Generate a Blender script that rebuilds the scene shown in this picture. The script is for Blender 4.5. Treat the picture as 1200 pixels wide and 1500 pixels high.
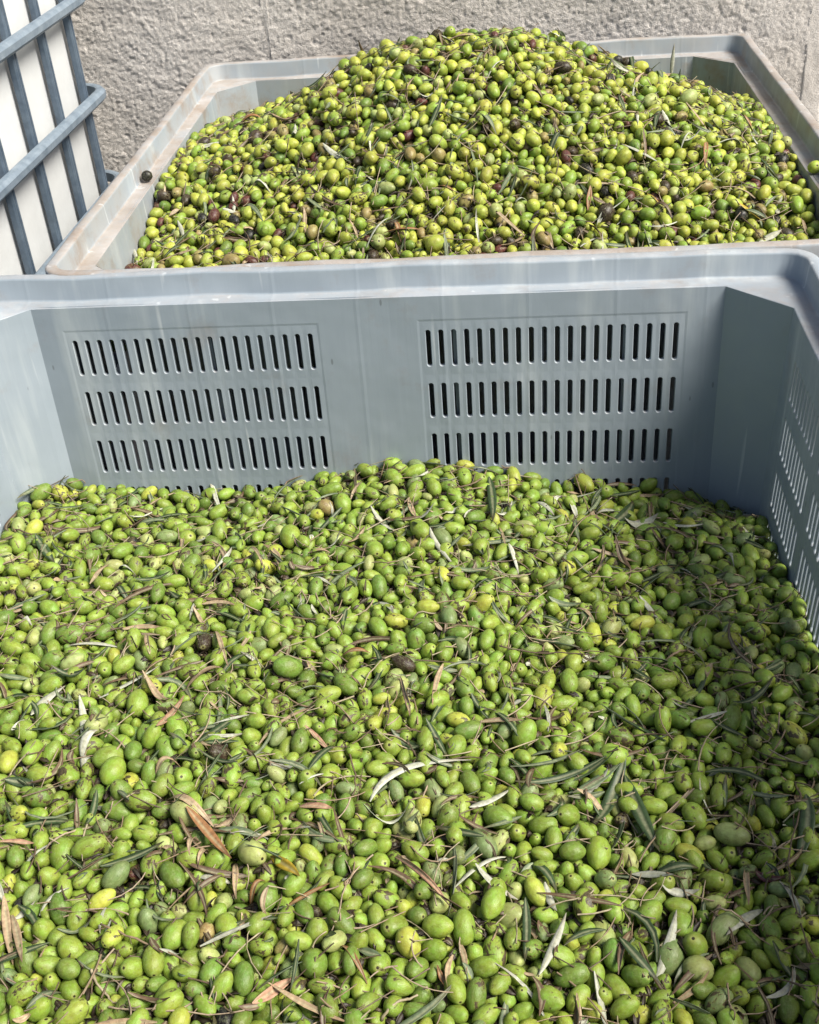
import bpy, math, random
import numpy as np

for o in list(bpy.data.objects):
    bpy.data.objects.remove(o)
scene = bpy.context.scene
R = random.Random(11)
rng = np.random.default_rng(11)

# ------------------------------------------------------------------ camera
FPX = 1698.72
CAM = np.array([0.20649, -1.42994, 0.64528])
PITCH, YAW, ROLL = 0.604587, -0.121383, -0.084112
_f = np.array([math.sin(YAW) * math.cos(PITCH), math.cos(YAW) * math.cos(PITCH), -math.sin(PITCH)])
_r = np.array([math.cos(YAW), -math.sin(YAW), 0.0])
_u = np.cross(_r, _f)
_r2 = _r * math.cos(ROLL) + _u * math.sin(ROLL)
_u2 = -_r * math.sin(ROLL) + _u * math.cos(ROLL)
from mathutils import Matrix, Vector
cd = bpy.data.cameras.new("camera")
cam = bpy.data.objects.new("camera", cd)
scene.collection.objects.link(cam)
M = Matrix.Identity(4)
for i in range(3):
    M[i][0], M[i][1], M[i][2], M[i][3] = _r2[i], _u2[i], -_f[i], CAM[i]
cam.matrix_world = M
cd.sensor_fit = 'VERTICAL'
cd.sensor_height = 24.0
cd.lens = FPX / 1500.0 * 24.0
cd.clip_start = 0.05
cd.clip_end = 500.0
scene.camera = cam

# ------------------------------------------------------------------ light
SUN_EL, SUN_AZ = math.radians(50), math.radians(112)      # azimuth clockwise from +Y
world = bpy.data.worlds.new("World")
scene.world = world
world.use_nodes = True
wn = world.node_tree
bg = wn.nodes['Background']
sky = wn.nodes.new('ShaderNodeTexSky')
sky.sky_type = 'NISHITA'
sky.sun_disc = False
sky.sun_elevation = SUN_EL
sky.sun_rotation = SUN_AZ
sky.air_density = 1.0
sky.dust_density = 3.5
sky.ozone_density = 1.0
wn.links.new(sky.outputs[0], bg.inputs[0])
bg.inputs[1].default_value = 0.066
sd = bpy.data.lights.new("sun", 'SUN')
sd.energy = 4.2
sd.angle = math.radians(24)
sd.color = (1.0, 0.95, 0.87)
sun = bpy.data.objects.new("sun", sd)
scene.collection.objects.link(sun)
sdir = Vector((math.sin(SUN_AZ) * math.cos(SUN_EL), math.cos(SUN_AZ) * math.cos(SUN_EL), math.sin(SUN_EL)))
sun.rotation_euler = sdir.to_track_quat('Z', 'Y').to_euler()
sun.location = (3, 0, 4)
scene.view_settings.view_transform = 'Standard'
scene.view_settings.look = 'None'
scene.view_settings.exposure = 0.88
scene.view_settings.gamma = 1.0
scene.view_settings.use_curve_mapping = False

# ------------------------------------------------------------------ helpers
def link(o, parent=None):
    scene.collection.objects.link(o)
    if parent is not None:
        o.parent = parent
    return o

def tag(o, label=None, cat=None, group=None, kind=None):
    for k, v in (('label', label), ('category', cat), ('group', group), ('kind', kind)):
        if v:
            o[k] = v
    return o

def empty(name, loc, rz=0.0, **kw):
    o = bpy.data.objects.new(name, None)
    o.location = loc
    o.rotation_euler = (0, 0, rz)
    o.empty_display_size = .1
    link(o)
    return tag(o, **kw)

def mesh(name, V, F, mat, smooth=False, attrs=None):
    """V (n,3), F: (m,4)/(m,3) array or list of lists"""
    me = bpy.data.meshes.new(name)
    V = np.asarray(V, dtype=np.float32)
    if isinstance(F, np.ndarray):
        k = F.shape[1]
        me.vertices.add(len(V)); me.vertices.foreach_set('co', V.ravel())
        me.loops.add(F.size); me.loops.foreach_set('vertex_index', F.astype(np.int32).ravel())
        me.polygons.add(len(F)); me.polygons.foreach_set('loop_start', np.arange(len(F), dtype=np.int32) * k)
        me.update(calc_edges=True)
    else:
        me.from_pydata(V.tolist(), [], F)
        me.update()
    if smooth:
        me.polygons.foreach_set('use_smooth', np.ones(len(me.polygons), dtype=bool))
    for nm, (typ, arr) in (attrs or {}).items():
        a = me.attributes.new(nm, typ, 'POINT')
        a.data.foreach_set('color' if typ == 'FLOAT_COLOR' else ('vector' if typ == 'FLOAT_VECTOR' else 'value'),
                           np.asarray(arr, dtype=np.float32).ravel())
    me.materials.append(mat)
    return me

def obj(name, V, F, mat, parent=None, smooth=False, attrs=None, **kw):
    o = bpy.data.objects.new(name, mesh(name, V, F, mat, smooth, attrs))
    link(o, parent)
    return tag(o, **kw)

class MB:
    def __init__(s): s.v = []; s.f = []
    def add(s, V, F):
        b = len(s.v); s.v.extend([tuple(map(float, p)) for p in V]); s.f.extend([[i + b for i in q] for q in F])
    def box(s, x0, x1, y0, y1, z0, z1):
        s.add([(x, y, z) for x in (x0, x1) for y in (y0, y1) for z in (z0, z1)],
              [(0, 1, 3, 2), (4, 6, 7, 5), (0, 4, 5, 1), (2, 3, 7, 6), (0, 2, 6, 4), (1, 5, 7, 3)])
    def sweep(s, path, prof, up=(0, 0, 1), caps=True):
        """closed profile (a,b) along path; a = sideways, b = up-ish"""
        path = [np.array(p, float) for p in path]
        n = len(prof); V = []
        for i, p in enumerate(path):
            t = path[min(i + 1, len(path) - 1)] - path[max(i - 1, 0)]
            t /= np.linalg.norm(t)
            sd_ = np.cross(t, up); sd_ /= np.linalg.norm(sd_); uu = np.cross(sd_, t)
            k = 1.0
            if 0 < i < len(path) - 1:
                t1 = p - path[i - 1]; t1 = t1 / np.linalg.norm(t1)
                k = 1 / max(.5, abs(t1 @ t))
            V += [p + sd_ * a * k + uu * b for a, b in prof]
        F = []
        for i in range(len(path) - 1):
            for j in range(n):
                j2 = (j + 1) % n
                F.append((i * n + j, i * n + j2, (i + 1) * n + j2, (i + 1) * n + j))
        if caps:
            F.append(tuple(range(n))[::-1]); F.append(tuple((len(path) - 1) * n + j for j in range(n)))
        s.add(V, F)
    def build(s, name, mat, parent=None, smooth=False, **kw):
        return obj(name, s.v, s.f, mat, parent, smooth, **kw)

def vnoise(x, y, seed=0):
    """smooth 2-D value noise, -1..1"""
    r = np.random.default_rng(seed); T = r.uniform(-1, 1, (256, 256))
    xi = np.floor(x).astype(int); yi = np.floor(y).astype(int); fx = x - xi; fy = y - yi
    fx = fx * fx * (3 - 2 * fx); fy = fy * fy * (3 - 2 * fy)
    a = T[xi & 255, yi & 255]; b = T[(xi + 1) & 255, yi & 255]; c = T[xi & 255, (yi + 1) & 255]; d = T[(xi + 1) & 255, (yi + 1) & 255]
    return (a * (1 - fx) + b * fx) * (1 - fy) + (c * (1 - fx) + d * fx) * fy

def tps(P, lam=1e-4):
    P = np.array(P, float); n = len(P); X = P[:, :2]
    def K(A):
        r2 = ((A[:, None] - X[None]) ** 2).sum(-1) + 1e-12
        return .5 * r2 * np.log(r2)
    Mx = np.zeros((n + 3, n + 3)); Mx[:n, :n] = K(X) + lam * np.eye(n); Mx[:n, n] = 1; Mx[:n, n + 1:] = X; Mx[n, :n] = 1; Mx[n + 1:, :n] = X.T
    w = np.linalg.solve(Mx, np.r_[P[:, 2], 0, 0, 0])
    def f(x, y):
        A = np.stack([np.ravel(x), np.ravel(y)], 1); o = np.empty(len(A))
        for i in range(0, len(A), 20000):
            o[i:i + 20000] = K(A[i:i + 20000]) @ w[:n] + w[n] + A[i:i + 20000] @ w[n + 1:]
        return o.reshape(np.shape(x))
    return f
F_PTS=[(-.54,-.06,-.266),(-.50,-.01,-.270),(-.43,-.01,-.280),(-.29,-.01,-.301),(-.17,-.01,-.297),(-.06,-.01,-.264),(.04,-.01,-.255),(.14,-.01,-.263),(.24,-.01,-.288),(.335,-.01,-.302),(.43,-.01,-.321),(.53,-.03,-.350),
(.53,-.12,-.293),(.53,-.23,-.280),(.53,-.335,-.261),(.53,-.40,-.246),(.53,-.6,-.245),(.53,-.9,-.25),(.53,-1.07,-.25),
(-.54,-.25,-.254),(-.54,-.5,-.245),(-.54,-.8,-.25),(-.54,-1.07,-.25),(0,-.3,-.252),(-.3,-.3,-.268),(.3,-.3,-.268),(0,-.55,-.245),(-.28,-.6,-.25),(.3,-.6,-.252),(0,-.85,-.24),(.3,-.9,-.25),(-.3,-.9,-.24),(0,-1.07,-.24)]
B_PTS=[(-.425,.295,-.052),(-.425,.424,-.034),(-.427,.49,-.014),(-.43,.63,-.002),(-.43,.8,-.014),(-.435,.98,-.04),(-.43,.15,-.065),
(.66,.15,-.060),(.66,.31,-.036),(.66,.37,-.018),(.66,.5,-.004),(.655,.65,.008),(.65,.89,-.026),
(-.38,1.12,-.06),(-.2,1.14,-.03),(.1,1.14,-.01),(.35,1.14,-.04),(.58,1.12,-.08),
(.14,.72,.168),(-.04,.72,.148),(.06,.72,.162),(.23,.72,.158),(.30,.72,.136),(.376,.75,.105),(.437,.75,.082),(.51,.78,.045),(-.14,.75,.098),(-.27,.75,.035),
(.14,.45,.075),(-.1,.45,.045),(.4,.45,.045),(.1,.2,-.05),(.35,.2,-.06),(-.2,.2,-.065),(.14,.93,.10),(-.1,.95,.05),(.35,.95,.045)]

surf_front = tps(F_PTS); surf_back = tps(B_PTS)

# ------------------------------------------------------------------ node helper
class NT:
    def __init__(s, name):
        s.m = bpy.data.materials.new(name); s.m.use_nodes = True
        s.t = s.m.node_tree; s.b = s.t.nodes['Principled BSDF']
    def n(s, typ, **k):
        nd = s.t.nodes.new(typ)
        for a, v in k.items():
            if a.startswith('i_'):
                key = a[2:]; key = int(key) if key.isdigit() else key.replace('_', ' ')
                nd.inputs[key].default_value = v
            else:
                setattr(nd, a, v)
        return nd
    def l(s, a, b): s.t.links.new(a, b)
    def out(s, nd, i=0): return nd.outputs[i]
    def ramp(s, src, pts):
        r = s.t.nodes.new('ShaderNodeValToRGB'); e = r.color_ramp.elements
        while len(e) < len(pts): e.new(.5)
        for q, (p, c) in zip(e, pts):
            q.position = p; q.color = c if len(c) == 4 else (*c, 1)
        s.l(src, r.inputs[0]); return r.outputs[0]
    def mr(s, src, a, b, c=0., d=1.):
        r = s.t.nodes.new('ShaderNodeMapRange'); r.inputs[1].default_value = a; r.inputs[2].default_value = b
        r.inputs[3].default_value = c; r.inputs[4].default_value = d; s.l(src, r.inputs[0]); return r.outputs[0]
    def math(s, op, a, b=None, c=None):
        r = s.t.nodes.new('ShaderNodeMath'); r.operation = op
        for i, v in enumerate((a, b, c)):
            if v is None: continue
            if isinstance(v, (int, float)): r.inputs[i].default_value = v
            else: s.l(v, r.inputs[i])
        return r.outputs[0]
    def mix(s, f, a, b, mode='MIX'):
        r = s.t.nodes.new('ShaderNodeMix'); r.data_type = 'RGBA'; r.blend_type = mode
        for i, v in ((0, f), (6, a), (7, b)):
            if isinstance(v, (int, float)): r.inputs[i].default_value = v
            elif isinstance(v, tuple): r.inputs[i].default_value = v if len(v) == 4 else (*v, 1)
            else: s.l(v, r.inputs[i])
        return r.outputs[2]
    def noise(s, vec, scale, detail=3., rough=.5, dist=0.):
        r = s.t.nodes.new('ShaderNodeTexNoise'); r.inputs['Scale'].default_value = scale; r.inputs['Detail'].default_value = detail
        r.inputs['Roughness'].default_value = rough; r.inputs['Distortion'].default_value = dist
        if vec is not None: s.l(vec, r.inputs['Vector'])
        return r.outputs[0]
    def bump(s, h, strength, dist, prev=None):
        r = s.t.nodes.new('ShaderNodeBump'); r.inputs['Strength'].default_value = strength; r.inputs['Distance'].default_value = dist
        s.l(h, r.inputs['Height'])
        if prev is not None: s.l(prev, r.inputs['Normal'])
        return r.outputs[0]

def plastic_material(name, dirt, seed):
    g = NT(name); tc = g.n('ShaderNodeTexCoord').outputs['Object']
    mp = g.n('ShaderNodeMapping'); mp.inputs[1].default_value = (seed, seed * .7, 0); g.l(tc, mp.inputs[0]); v = mp.outputs[0]
    base = g.ramp(g.noise(v, 4, 4, .6), [(.3, (.228, .272, .31)), (.7, (.276, .32, .358))])
    st = g.n('ShaderNodeMapping'); st.inputs[3].default_value = (22, 22, 2.2); g.l(v, st.inputs[0])
    streak = g.noise(st.outputs[0], 1.0, 4, .6)
    base = g.mix(g.mr(streak, .54, .72, 0, .5), base, (.42, .46, .47))
    # settled dust on faces that look up, with scuffed patches
    geo = g.n('ShaderNodeNewGeometry'); sx = g.n('ShaderNodeSeparateXYZ'); g.l(geo.outputs['True Normal'], sx.inputs[0])
    upm = g.mr(sx.outputs[2], .35, .9)
    nz = g.noise(v, 9, 6, .65); nz2 = g.noise(v, 60, 4, .6)
    dm = g.math('MULTIPLY', upm, g.mr(nz, .36, .62, .25, 1.0))
    dm = g.math('MULTIPLY', dm, g.mr(nz2, .3, .65, .35, 1.0))
    dm = g.math('MINIMUM', g.math('MULTIPLY', dm, dirt), .92)
    dust = g.ramp(g.noise(v, 14, 4, .6), [(.35, (.235, .19, .155)), (.65, (.36, .342, .335))])
    col = g.mix(dm, base, dust)
    if dirt > 1: col = g.mix(g.mr(g.noise(v, 5, 6, .7), .38, .66, .05, .6), col, (.30, .28, .25))
    sl = g.n('ShaderNodeMapping'); sl.inputs[2].default_value = (0, .6, .2); sl.inputs[3].default_value = (60, 60, 3); g.l(v, sl.inputs[0])
    col = g.mix(g.math('MULTIPLY', g.mr(g.noise(sl.outputs[0], 1, 2, .4), .69, .73), .4), col, (.55, .58, .59))
    # brown grime blotches everywhere, few
    gm = g.math('MULTIPLY', g.mr(g.noise(v, 11, 8, .7), .57 if dirt < 1 else .50, .74 if dirt < 1 else .66), .35 if dirt < 1 else .7)
    col = g.mix(gm, col, (.22, .17, .13))
    # small dark scuffs
    vo = g.n('ShaderNodeTexVoronoi'); vo.inputs['Scale'].default_value = 26; vo.inputs['Randomness'].default_value = 1
    wv = g.n('ShaderNodeMapping'); wv.inputs[3].default_value = (1, 1, .35); g.l(v, wv.inputs[0]); g.l(wv.outputs[0], vo.inputs['Vector'])
    sp = g.mr(vo.outputs['Distance'], .035, .05, 1, 0)
    col = g.mix(g.math('MULTIPLY', sp, .5), col, (.08, .085, .09))
    g.l(col, g.b.inputs['Base Color'])
    g.l(g.mr(g.noise(v, 40, 4), .3, .7, .42, .62), g.b.inputs['Roughness'])
    g.b.inputs['Specular IOR Level'].default_value = .45
    # shallow moulding ribs showing through, fine scratches
    so = g.n('ShaderNodeSeparateXYZ'); g.l(tc, so.inputs[0])
    rib = g.math('PINGPONG', g.math('ADD', so.outputs[0], .017), .058)
    ribh = g.mr(rib, .0, .004, 1, 0)
    b1 = g.bump(ribh, .3, .0007)
    sc = g.n('ShaderNodeMapping'); sc.inputs[2].default_value = (0, .5, .4); sc.inputs[3].default_value = (150, 150, 5); g.l(v, sc.inputs[0])
    b2 = g.bump(g.noise(sc.outputs[0], 1, 2, .5), .25, .0006, b1)
    b3 = g.bump(g.noise(v, 7, 3), .6, .006, b2)
    g.l(b3, g.b.inputs['Normal'])
    return g.m

M_BIN_F = plastic_material('grey_blue_plastic', .55, 0.)
M_BIN_B = plastic_material('grey_blue_plastic_dusty', 1.7, 7.3)

def wall_material():
    g = NT('roughcast_render'); v = g.n('ShaderNodeTexCoord').outputs['Object']
    big = g.ramp(g.noise(v, 1.6, 5, .6), [(.3, (.48, .445, .40)), (.5, (.58, .55, .51)), (.7, (.66, .635, .605))])
    fine = g.noise(v, 150, 5, .7)
    col = g.mix(g.mr(fine, .35, .62, .5, 0), big, (.38, .345, .31))
    col = g.mix(g.mr(g.noise(v, 420, 2), .6, .75, 0, .5), col, (.66, .64, .60))
    g.l(col, g.b.inputs['Base Color']); g.b.inputs['Roughness'].default_value = .95
    b = g.bump(g.noise(v, 330, 4, .7), 1.0, .0035)
    g.l(b, g.b.inputs['Normal']); return g.m
M_WALL = wall_material()

def simple_noise_mat(name, c0, c1, scale, rough, metal=0., bump=.2, bd=.002, dark=None):
    g = NT(name); v = g.n('ShaderNodeTexCoord').outputs['Object']
    n = g.noise(v, scale, 6, .65)
    col = g.ramp(n, [(.3, c0), (.7, c1)])
    if dark: col = g.mix(g.mr(g.noise(v, scale * .3, 5, .7), .52, .72, 0, .7), col, dark)
    g.l(col, g.b.inputs['Base Color']); g.b.inputs['Roughness'].default_value = rough; g.b.inputs['Metallic'].default_value = metal
    g.l(g.bump(g.noise(v, scale * 4, 4, .6), bump, bd), g.b.inputs['Normal']); return g.m
M_GROUND = simple_noise_mat('concrete', (.40, .385, .36), (.50, .485, .46), 6, .9, bump=.5, bd=.004, dark=(.30, .285, .26))
M_BAR = simple_noise_mat('dark_galvanised_steel', (.065, .095, .135), (.125, .165, .21), 35, .5, .3, .25, .001, dark=(.06, .08, .10))
M_GALV = simple_noise_mat('galvanised_steel', (.155, .205, .26), (.27, .33, .39), 35, .5, .35, .25, .001, dark=(.14, .18, .22))
M_TANK = simple_noise_mat('white_polyethylene', (.50, .515, .515), (.57, .585, .585), 5, .42, 0, .15, .01)
M_PALLET = simple_noise_mat('pallet_steel', (.16, .19, .23), (.24, .28, .33), 20, .5, .5)
M_JOINT = simple_noise_mat('smooth_cement_joint', (.52, .50, .47), (.66, .64, .61), 60, .95, 0, .6, .003)

# ------------------------------------------------------------------ ground
GZ = -0.75
n = 2; gx = np.linspace(-40, 40, 41); X, Y = np.meshgrid(gx, gx)
V = np.stack([X, Y, np.full_like(X, GZ)], -1).reshape(-1, 3)
F = np.array([(j * 41 + i, j * 41 + i + 1, (j + 1) * 41 + i + 1, (j + 1) * 41 + i) for j in range(40) for i in range(40)])
obj('ground', V, F, M_GROUND, kind='structure')

# ------------------------------------------------------------------ precast wall
WY = 1.30
wall = empty('roughcast_wall', (0, WY + .1, GZ), label='tall rough pebbly cement wall behind both bins, in panels between vertical joints', cat='wall')
WH = 2.3
def wall_panel(x0, x1, x_fine):
    x0 += .018; x1 -= .018
    if abs(x0 - .018 + .357) < .01: x0 -= .015
    if abs(x1 + .018 + .357) < .01: x1 += .015
    if x_fine:
        xs = np.arange(x0, x1, .0028)
        zs = np.r_[np.arange(GZ, -.42, .008), np.arange(-.42, .22, .0028), np.arange(.22, GZ + WH, .012)]
    else:
        xs = np.arange(x0, x1, .02); zs = np.arange(GZ, GZ + WH, .02)
    X, Z = np.meshgrid(xs, zs)
    wx = X + .004 * vnoise(X * 90, Z * 90, 3); wz = Z + .004 * vnoise(X * 90, Z * 90, 4)
    # diagonal, knocked-down flecks: ridges and pits about 8 mm across
    a = vnoise((wx + wz * .55) * 210, (wz - wx * .35) * 320, 5); b = vnoise(wx * 330, wz * 380, 6); c = vnoise(wx * 40, wz * 46, 7)
    h = .0009 * np.sign(a) * np.abs(a) ** .8 + .0010 * b + .0010 * c
    h += -.0024 * np.clip(vnoise(wx * 95 + 40, wz * 110, 8) - .45, 0, 1) * 2
    h += .004 * vnoise(X * 5, Z * 5, 9)
    nx_, nz_ = len(xs), len(zs)
    V = np.stack([X, -h - .1, Z - GZ], -1).reshape(-1, 3)
    i, j = np.meshgrid(np.arange(nx_ - 1), np.arange(nz_ - 1)); k = (j * nx_ + i).ravel()
    F = np.stack([k, k + 1, k + nx_ + 1, k + nx_], 1)
    # real thickness behind
    b0 = len(V)
    V = np.r_[V, [(x, y, z) for y in (-.085, .1) for x in (x0 + .002, x1 - .005) for z in (0.01, WH - .02)]]
    Fb = np.array([(0, 2, 3, 1), (4, 5, 7, 6), (0, 1, 5, 4), (2, 6, 7, 3), (1, 3, 7, 5), (0, 4, 6, 2)]) + b0
    return obj('wall_panel', V, np.r_[F, Fb], M_WALL, wall, smooth=True)
JX = [-3.96, -2.74, -1.53, -.357, .858, 2.06, 3.27]
for q in range(len(JX) - 1):
    wall_panel(JX[q], JX[q + 1], q in (2, 3, 4))
for q, x in enumerate(JX):
    zs = np.arange(GZ, GZ + WH, .005); w = .025 if q != 3 else .009
    us = np.r_[-w, np.linspace(-w + .0015, w - .0015, 11), w]; Xg, Zg = np.meshgrid(us, zs)
    e = .0015 * vnoise(Zg * 40 + q, Zg * 0, 31); d = .0012 + .0010 * vnoise((Xg + x) * 160, Zg * 120, 32) + .0012 * vnoise((Xg + x) * 60, Zg * 30, 33)
    Yg = -.1 - d; Yg[:, 0] = -.088; Yg[:, -1] = -.088
    V = np.stack([x + Xg + e, Yg, Zg - GZ], -1).reshape(-1, 3); F = np.array([(j * 13 + i, j * 13 + i + 1, (j + 1) * 13 + i + 1, (j + 1) * 13 + i) for j in range(len(zs) - 1) for i in range(12)])
    obj('joint_strip', V, F, M_WALL, wall)

# ------------------------------------------------------------------ liquid tank in a steel cage
ibc = empty('caged_liquid_tank', (-1.27, .70, GZ), label='white plastic liquid tank in a grey steel bar cage, left of the far bin', cat='tank')
def L_(p): return (p[0] + 1.27, p[1] - .70, p[2] - GZ)
# tank: rounded box
def rounded_box(x0, x1, y0, y1, z0, z1, r, nseg=5):
    V = []; loops = []
    def rr(x0, x1, y0, y1, r):
        P = []
        for cx, cy, a0 in ((x1 - r, y1 - r, 0), (x0 + r, y1 - r, 90), (x0 + r, y0 + r, 180), (x1 - r, y0 + r, 270)):
            for k in range(nseg + 1):
                a = math.radians(a0 + 90 * k / nseg); P.append((cx + r * math.cos(a), cy + r * math.sin(a)))
        return P
    lv = [(z0, r * .9)] + [(z0 + r - r * math.cos(math.radians(a)), r - r * math.sin(math.radians(a))) for a in (30, 60, 90)]
    lv += [(z1 - (z - z0), i) for z, i in lv[::-1]]
    m = None
    for z, ins in lv:
        P = rr(x0 + ins, x1 - ins, y0 + ins, y1 - ins, r); m = len(P)
        V += [(x, y, z) for x, y in P]
    F = [(i * m + j, i * m + (j + 1) % m, (i + 1) * m + (j + 1) % m, (i + 1) * m + j) for i in range(len(lv) - 1) for j in range(m)]
    F.append(list(range(m))[::-1]); F.append([(len(lv) - 1) * m + j for j in range(m)])
    return V, F
V, F = rounded_box(-1.72, -.768, .21, 1.205, -.60, .36, .045)
obj('tank', [L_(p) for p in V], F, M_TANK, ibc, smooth=True)
b = MB(); b.add(*rounded_box(-1.37, -1.17, .60, .80, .355, .395, .03)); V = [L_(p) for p in b.v]
obj('filler_cap', V, b.f, M_PALLET, ibc, smooth=True)
vprof = [(-.0095, -.006), (-.0095, .003), (-.007, .0065), (-.003, .006), (0, .0), (.003, .006), (.007, .0065), (.0095, .003), (.0095, -.006), (.007, -.009), (-.007, -.009)]
hprof = [(-.009, -.011), (-.0045, -.013), (.0055, -.0125), (.011, -.006), (.0115, .006), (.0055, .0125), (-.0045, .013), (-.009, .011)]
XF = -.752
def vbar(x, y, ax):
    # a vertical tube with a crimped groove; ax: facing direction
    t = MB(); rows = []
    for z in (-.60, .385):
        for a_, b_ in vprof:
            px, py = (x + b_, y + a_) if ax == 'x' else (x + a_, y + b_ if ax == 'y' else y - b_)
            rows.append(L_((px, py, z)))
    m = len(vprof); t.add(rows, [(j, (j + 1) % m, m + (j + 1) % m, m + j) for j in range(m)] + [list(range(m))[::-1], [m + j for j in range(m)]])
    t.build('cage_bar', M_BAR, ibc)
for y in (.315, .48, .645, .81, .978, 1.143): vbar(XF, y, 'x')
for x in (-.90, -1.06, -1.22, -1.38, -1.54, -1.68):
    vbar(x, 1.228, 'y'); vbar(x, .187, '-y')
for y in (.315, .48, .645, .81, .978, 1.143): vbar(-1.745, y, 'x')
def ring(z):
    P = []
    for cx, cy, a0 in ((-.81, 1.185, 0), (-1.69, 1.185, 90), (-1.69, .23, 180), (-.81, .23, 270)):
        for k in range(6):
            a = math.radians(a0 + 90 * k / 5); P.append((cx + .078 * math.cos(a), cy + .065 * math.sin(a), z))
    P.append(P[0]); P.append(P[1]); t = MB(); t.sweep([L_(p) for p in P], hprof, caps=False)
    t.build('cage_rail', M_GALV, ibc, smooth=False)
for z in (.182, -.021, -.222, -.42, -.58, .375): ring(z)
b = MB()
for y in (.20, .68, 1.14): b.box(-1.74, -.76, y, y + .08, -.75, -.63)
b.box(-1.74, -.76, .18, 1.23, -.63, -.605)
obj('pallet_base', [L_(p) for p in b.v], b.f, M_PALLET, ibc)

# ------------------------------------------------------------------ harvest bins
A_, C_, D_, LY = .47, .072, .071, 1.074
KD = .036; ZB = -.68; TH = .006
Z1, ZP, SH = .0489, .0801, .0537
def slot_wall(u0, u1, groups, sw, rows, to3, rec=.0004):
    """wall panel in (u, z) with real slots, a recessed field round each slot group, front bevels and thickness.
    to3(u, z, d): d = depth behind the inner surface"""
    b = MB()
    NS = 16
    def quad(ua, ub, za, zb, d):
        nseg = max(1, int((ub - ua) / .09))
        us = np.linspace(ua, ub, nseg + 1)
        for i in range(nseg):
            b.add([to3(us[i], za, d), to3(us[i + 1], za, d), to3(us[i + 1], zb, d), to3(us[i], zb, d)], [(0, 1, 2, 3)])
    ztop_f = -.033; zr = [(-(Z1 + i * ZP), -(Z1 + i * ZP + SH)) for i in range(rows)]
    zbot_f = zr[-1][1] - .013
    pads = .014
    edges = [u0]
    for s0, pitch, cnt in groups:
        edges += [s0 - pads, s0 + pitch * (cnt - 1) + pads]
    edges.append(u1)
    for i in range(0, len(edges), 2):                      # plain strips
        quad(edges[i], edges[i + 1], ZB, 0, 0)
    for gi, (s0, pitch, cnt) in enumerate(groups):
        ua, ub = s0 - pads, s0 + pitch * (cnt - 1) + pads
        quad(ua, ub, ztop_f, 0, 0); quad(ua, ub, ZB, zbot_f, 0)
        e = .003                                           # step down into the field
        o = [(ua, ztop_f), (ub, ztop_f), (ub, zbot_f), (ua, zbot_f)]; inn = [(ua + e, ztop_f - e), (ub - e, ztop_f - e), (ub - e, zbot_f + e), (ua + e, zbot_f + e)]
        V = [to3(u, z, 0) for u, z in o] + [to3(u, z, rec) for u, z in inn]
        b.add(V, [(k, k + 4, (k + 1) % 4 + 4, (k + 1) % 4) for k in range(4)])
        # cells
        us = [ua + e] + [s0 + pitch * (k + .5) for k in range(cnt - 1)] + [ub - e]
        zs = [ztop_f - e] + [(zr[k][1] + zr[k + 1][0]) / 2 for k in range(rows - 1)] + [zbot_f + e]
        for r in range(rows):
            zt, zb_ = zr[r]
            for k in range(cnt):
                cu = s0 + pitch * k; ca, cb, ct, cz = us[k], us[k + 1], zs[r], zs[r + 1]
                def stad(rad, ex):
                    P = []
                    for q in range(NS):
                        a = 2 * math.pi * (q + .5) / NS
                        x, y = math.cos(a), math.sin(a)
                        yy = (zt - sw / 2 if y > 0 else zb_ + sw / 2)
                        P.append((cu + rad * x, yy + rad * y))
                    return P
                hole = stad(sw / 2, 0); ring1 = stad(sw / 2 + .0008, 0)
                outer = []
                for q in range(NS):
                    a = 2 * math.pi * (q + .5) / NS; x, y = math.cos(a), math.sin(a)
                    m_ = max(abs(x), abs(y)); x /= m_; y /= m_
                    outer.append(((ca + cb) / 2 + (cb - ca) / 2 * x, (ct + cz) / 2 + (ct - cz) / 2 * y))
                # snap corners
                for q, (sx_, sz_) in ((1, (cb, ct)), (2, (cb, ct)), (5, (ca, ct)), (6, (ca, ct)), (9, (ca, cz)), (10, (ca, cz)), (13, (cb, cz)), (14, (cb, cz))):
                    pass
                V = [to3(u, z, rec) for u, z in outer] + [to3(u, z, rec - .0003) for u, z in ring1] + [to3(u, z, rec + .0009) for u, z in hole] + [to3(u, z, TH) for u, z in hole] + [to3(u, z, TH) for u, z in outer]
                Fq = []
                for L0 in range(4):
                    for q in range(NS):
                        q2 = (q + 1) % NS; Fq.append((L0 * NS + q, L0 * NS + q2, (L0 + 1) * NS + q2, (L0 + 1) * NS + q))
                cor = [to3(cb, ct, rec), to3(ca, ct, rec), to3(ca, cz, rec), to3(cb, cz, rec), to3(cb, ct, TH), to3(ca, ct, TH), to3(ca, cz, TH), to3(cb, cz, TH)]
                base_i = len(V); V += cor
                for ci, q in enumerate((1, 5, 9, 13)):
                    Fq.append((q, base_i + ci, q + 1)); Fq.append((4 * NS + q + 1, base_i + 4 + ci, 4 * NS + q))
                b.add(V, Fq)
        # back of plain bands over and under the field
        quad(ua, ub, ztop_f - e, .0, TH); quad(ua, ub, ZB, zbot_f + e, TH)
    for i in range(0, len(edges), 2):
        quad(edges[i], edges[i + 1], ZB, 0, TH)
    return b

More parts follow.
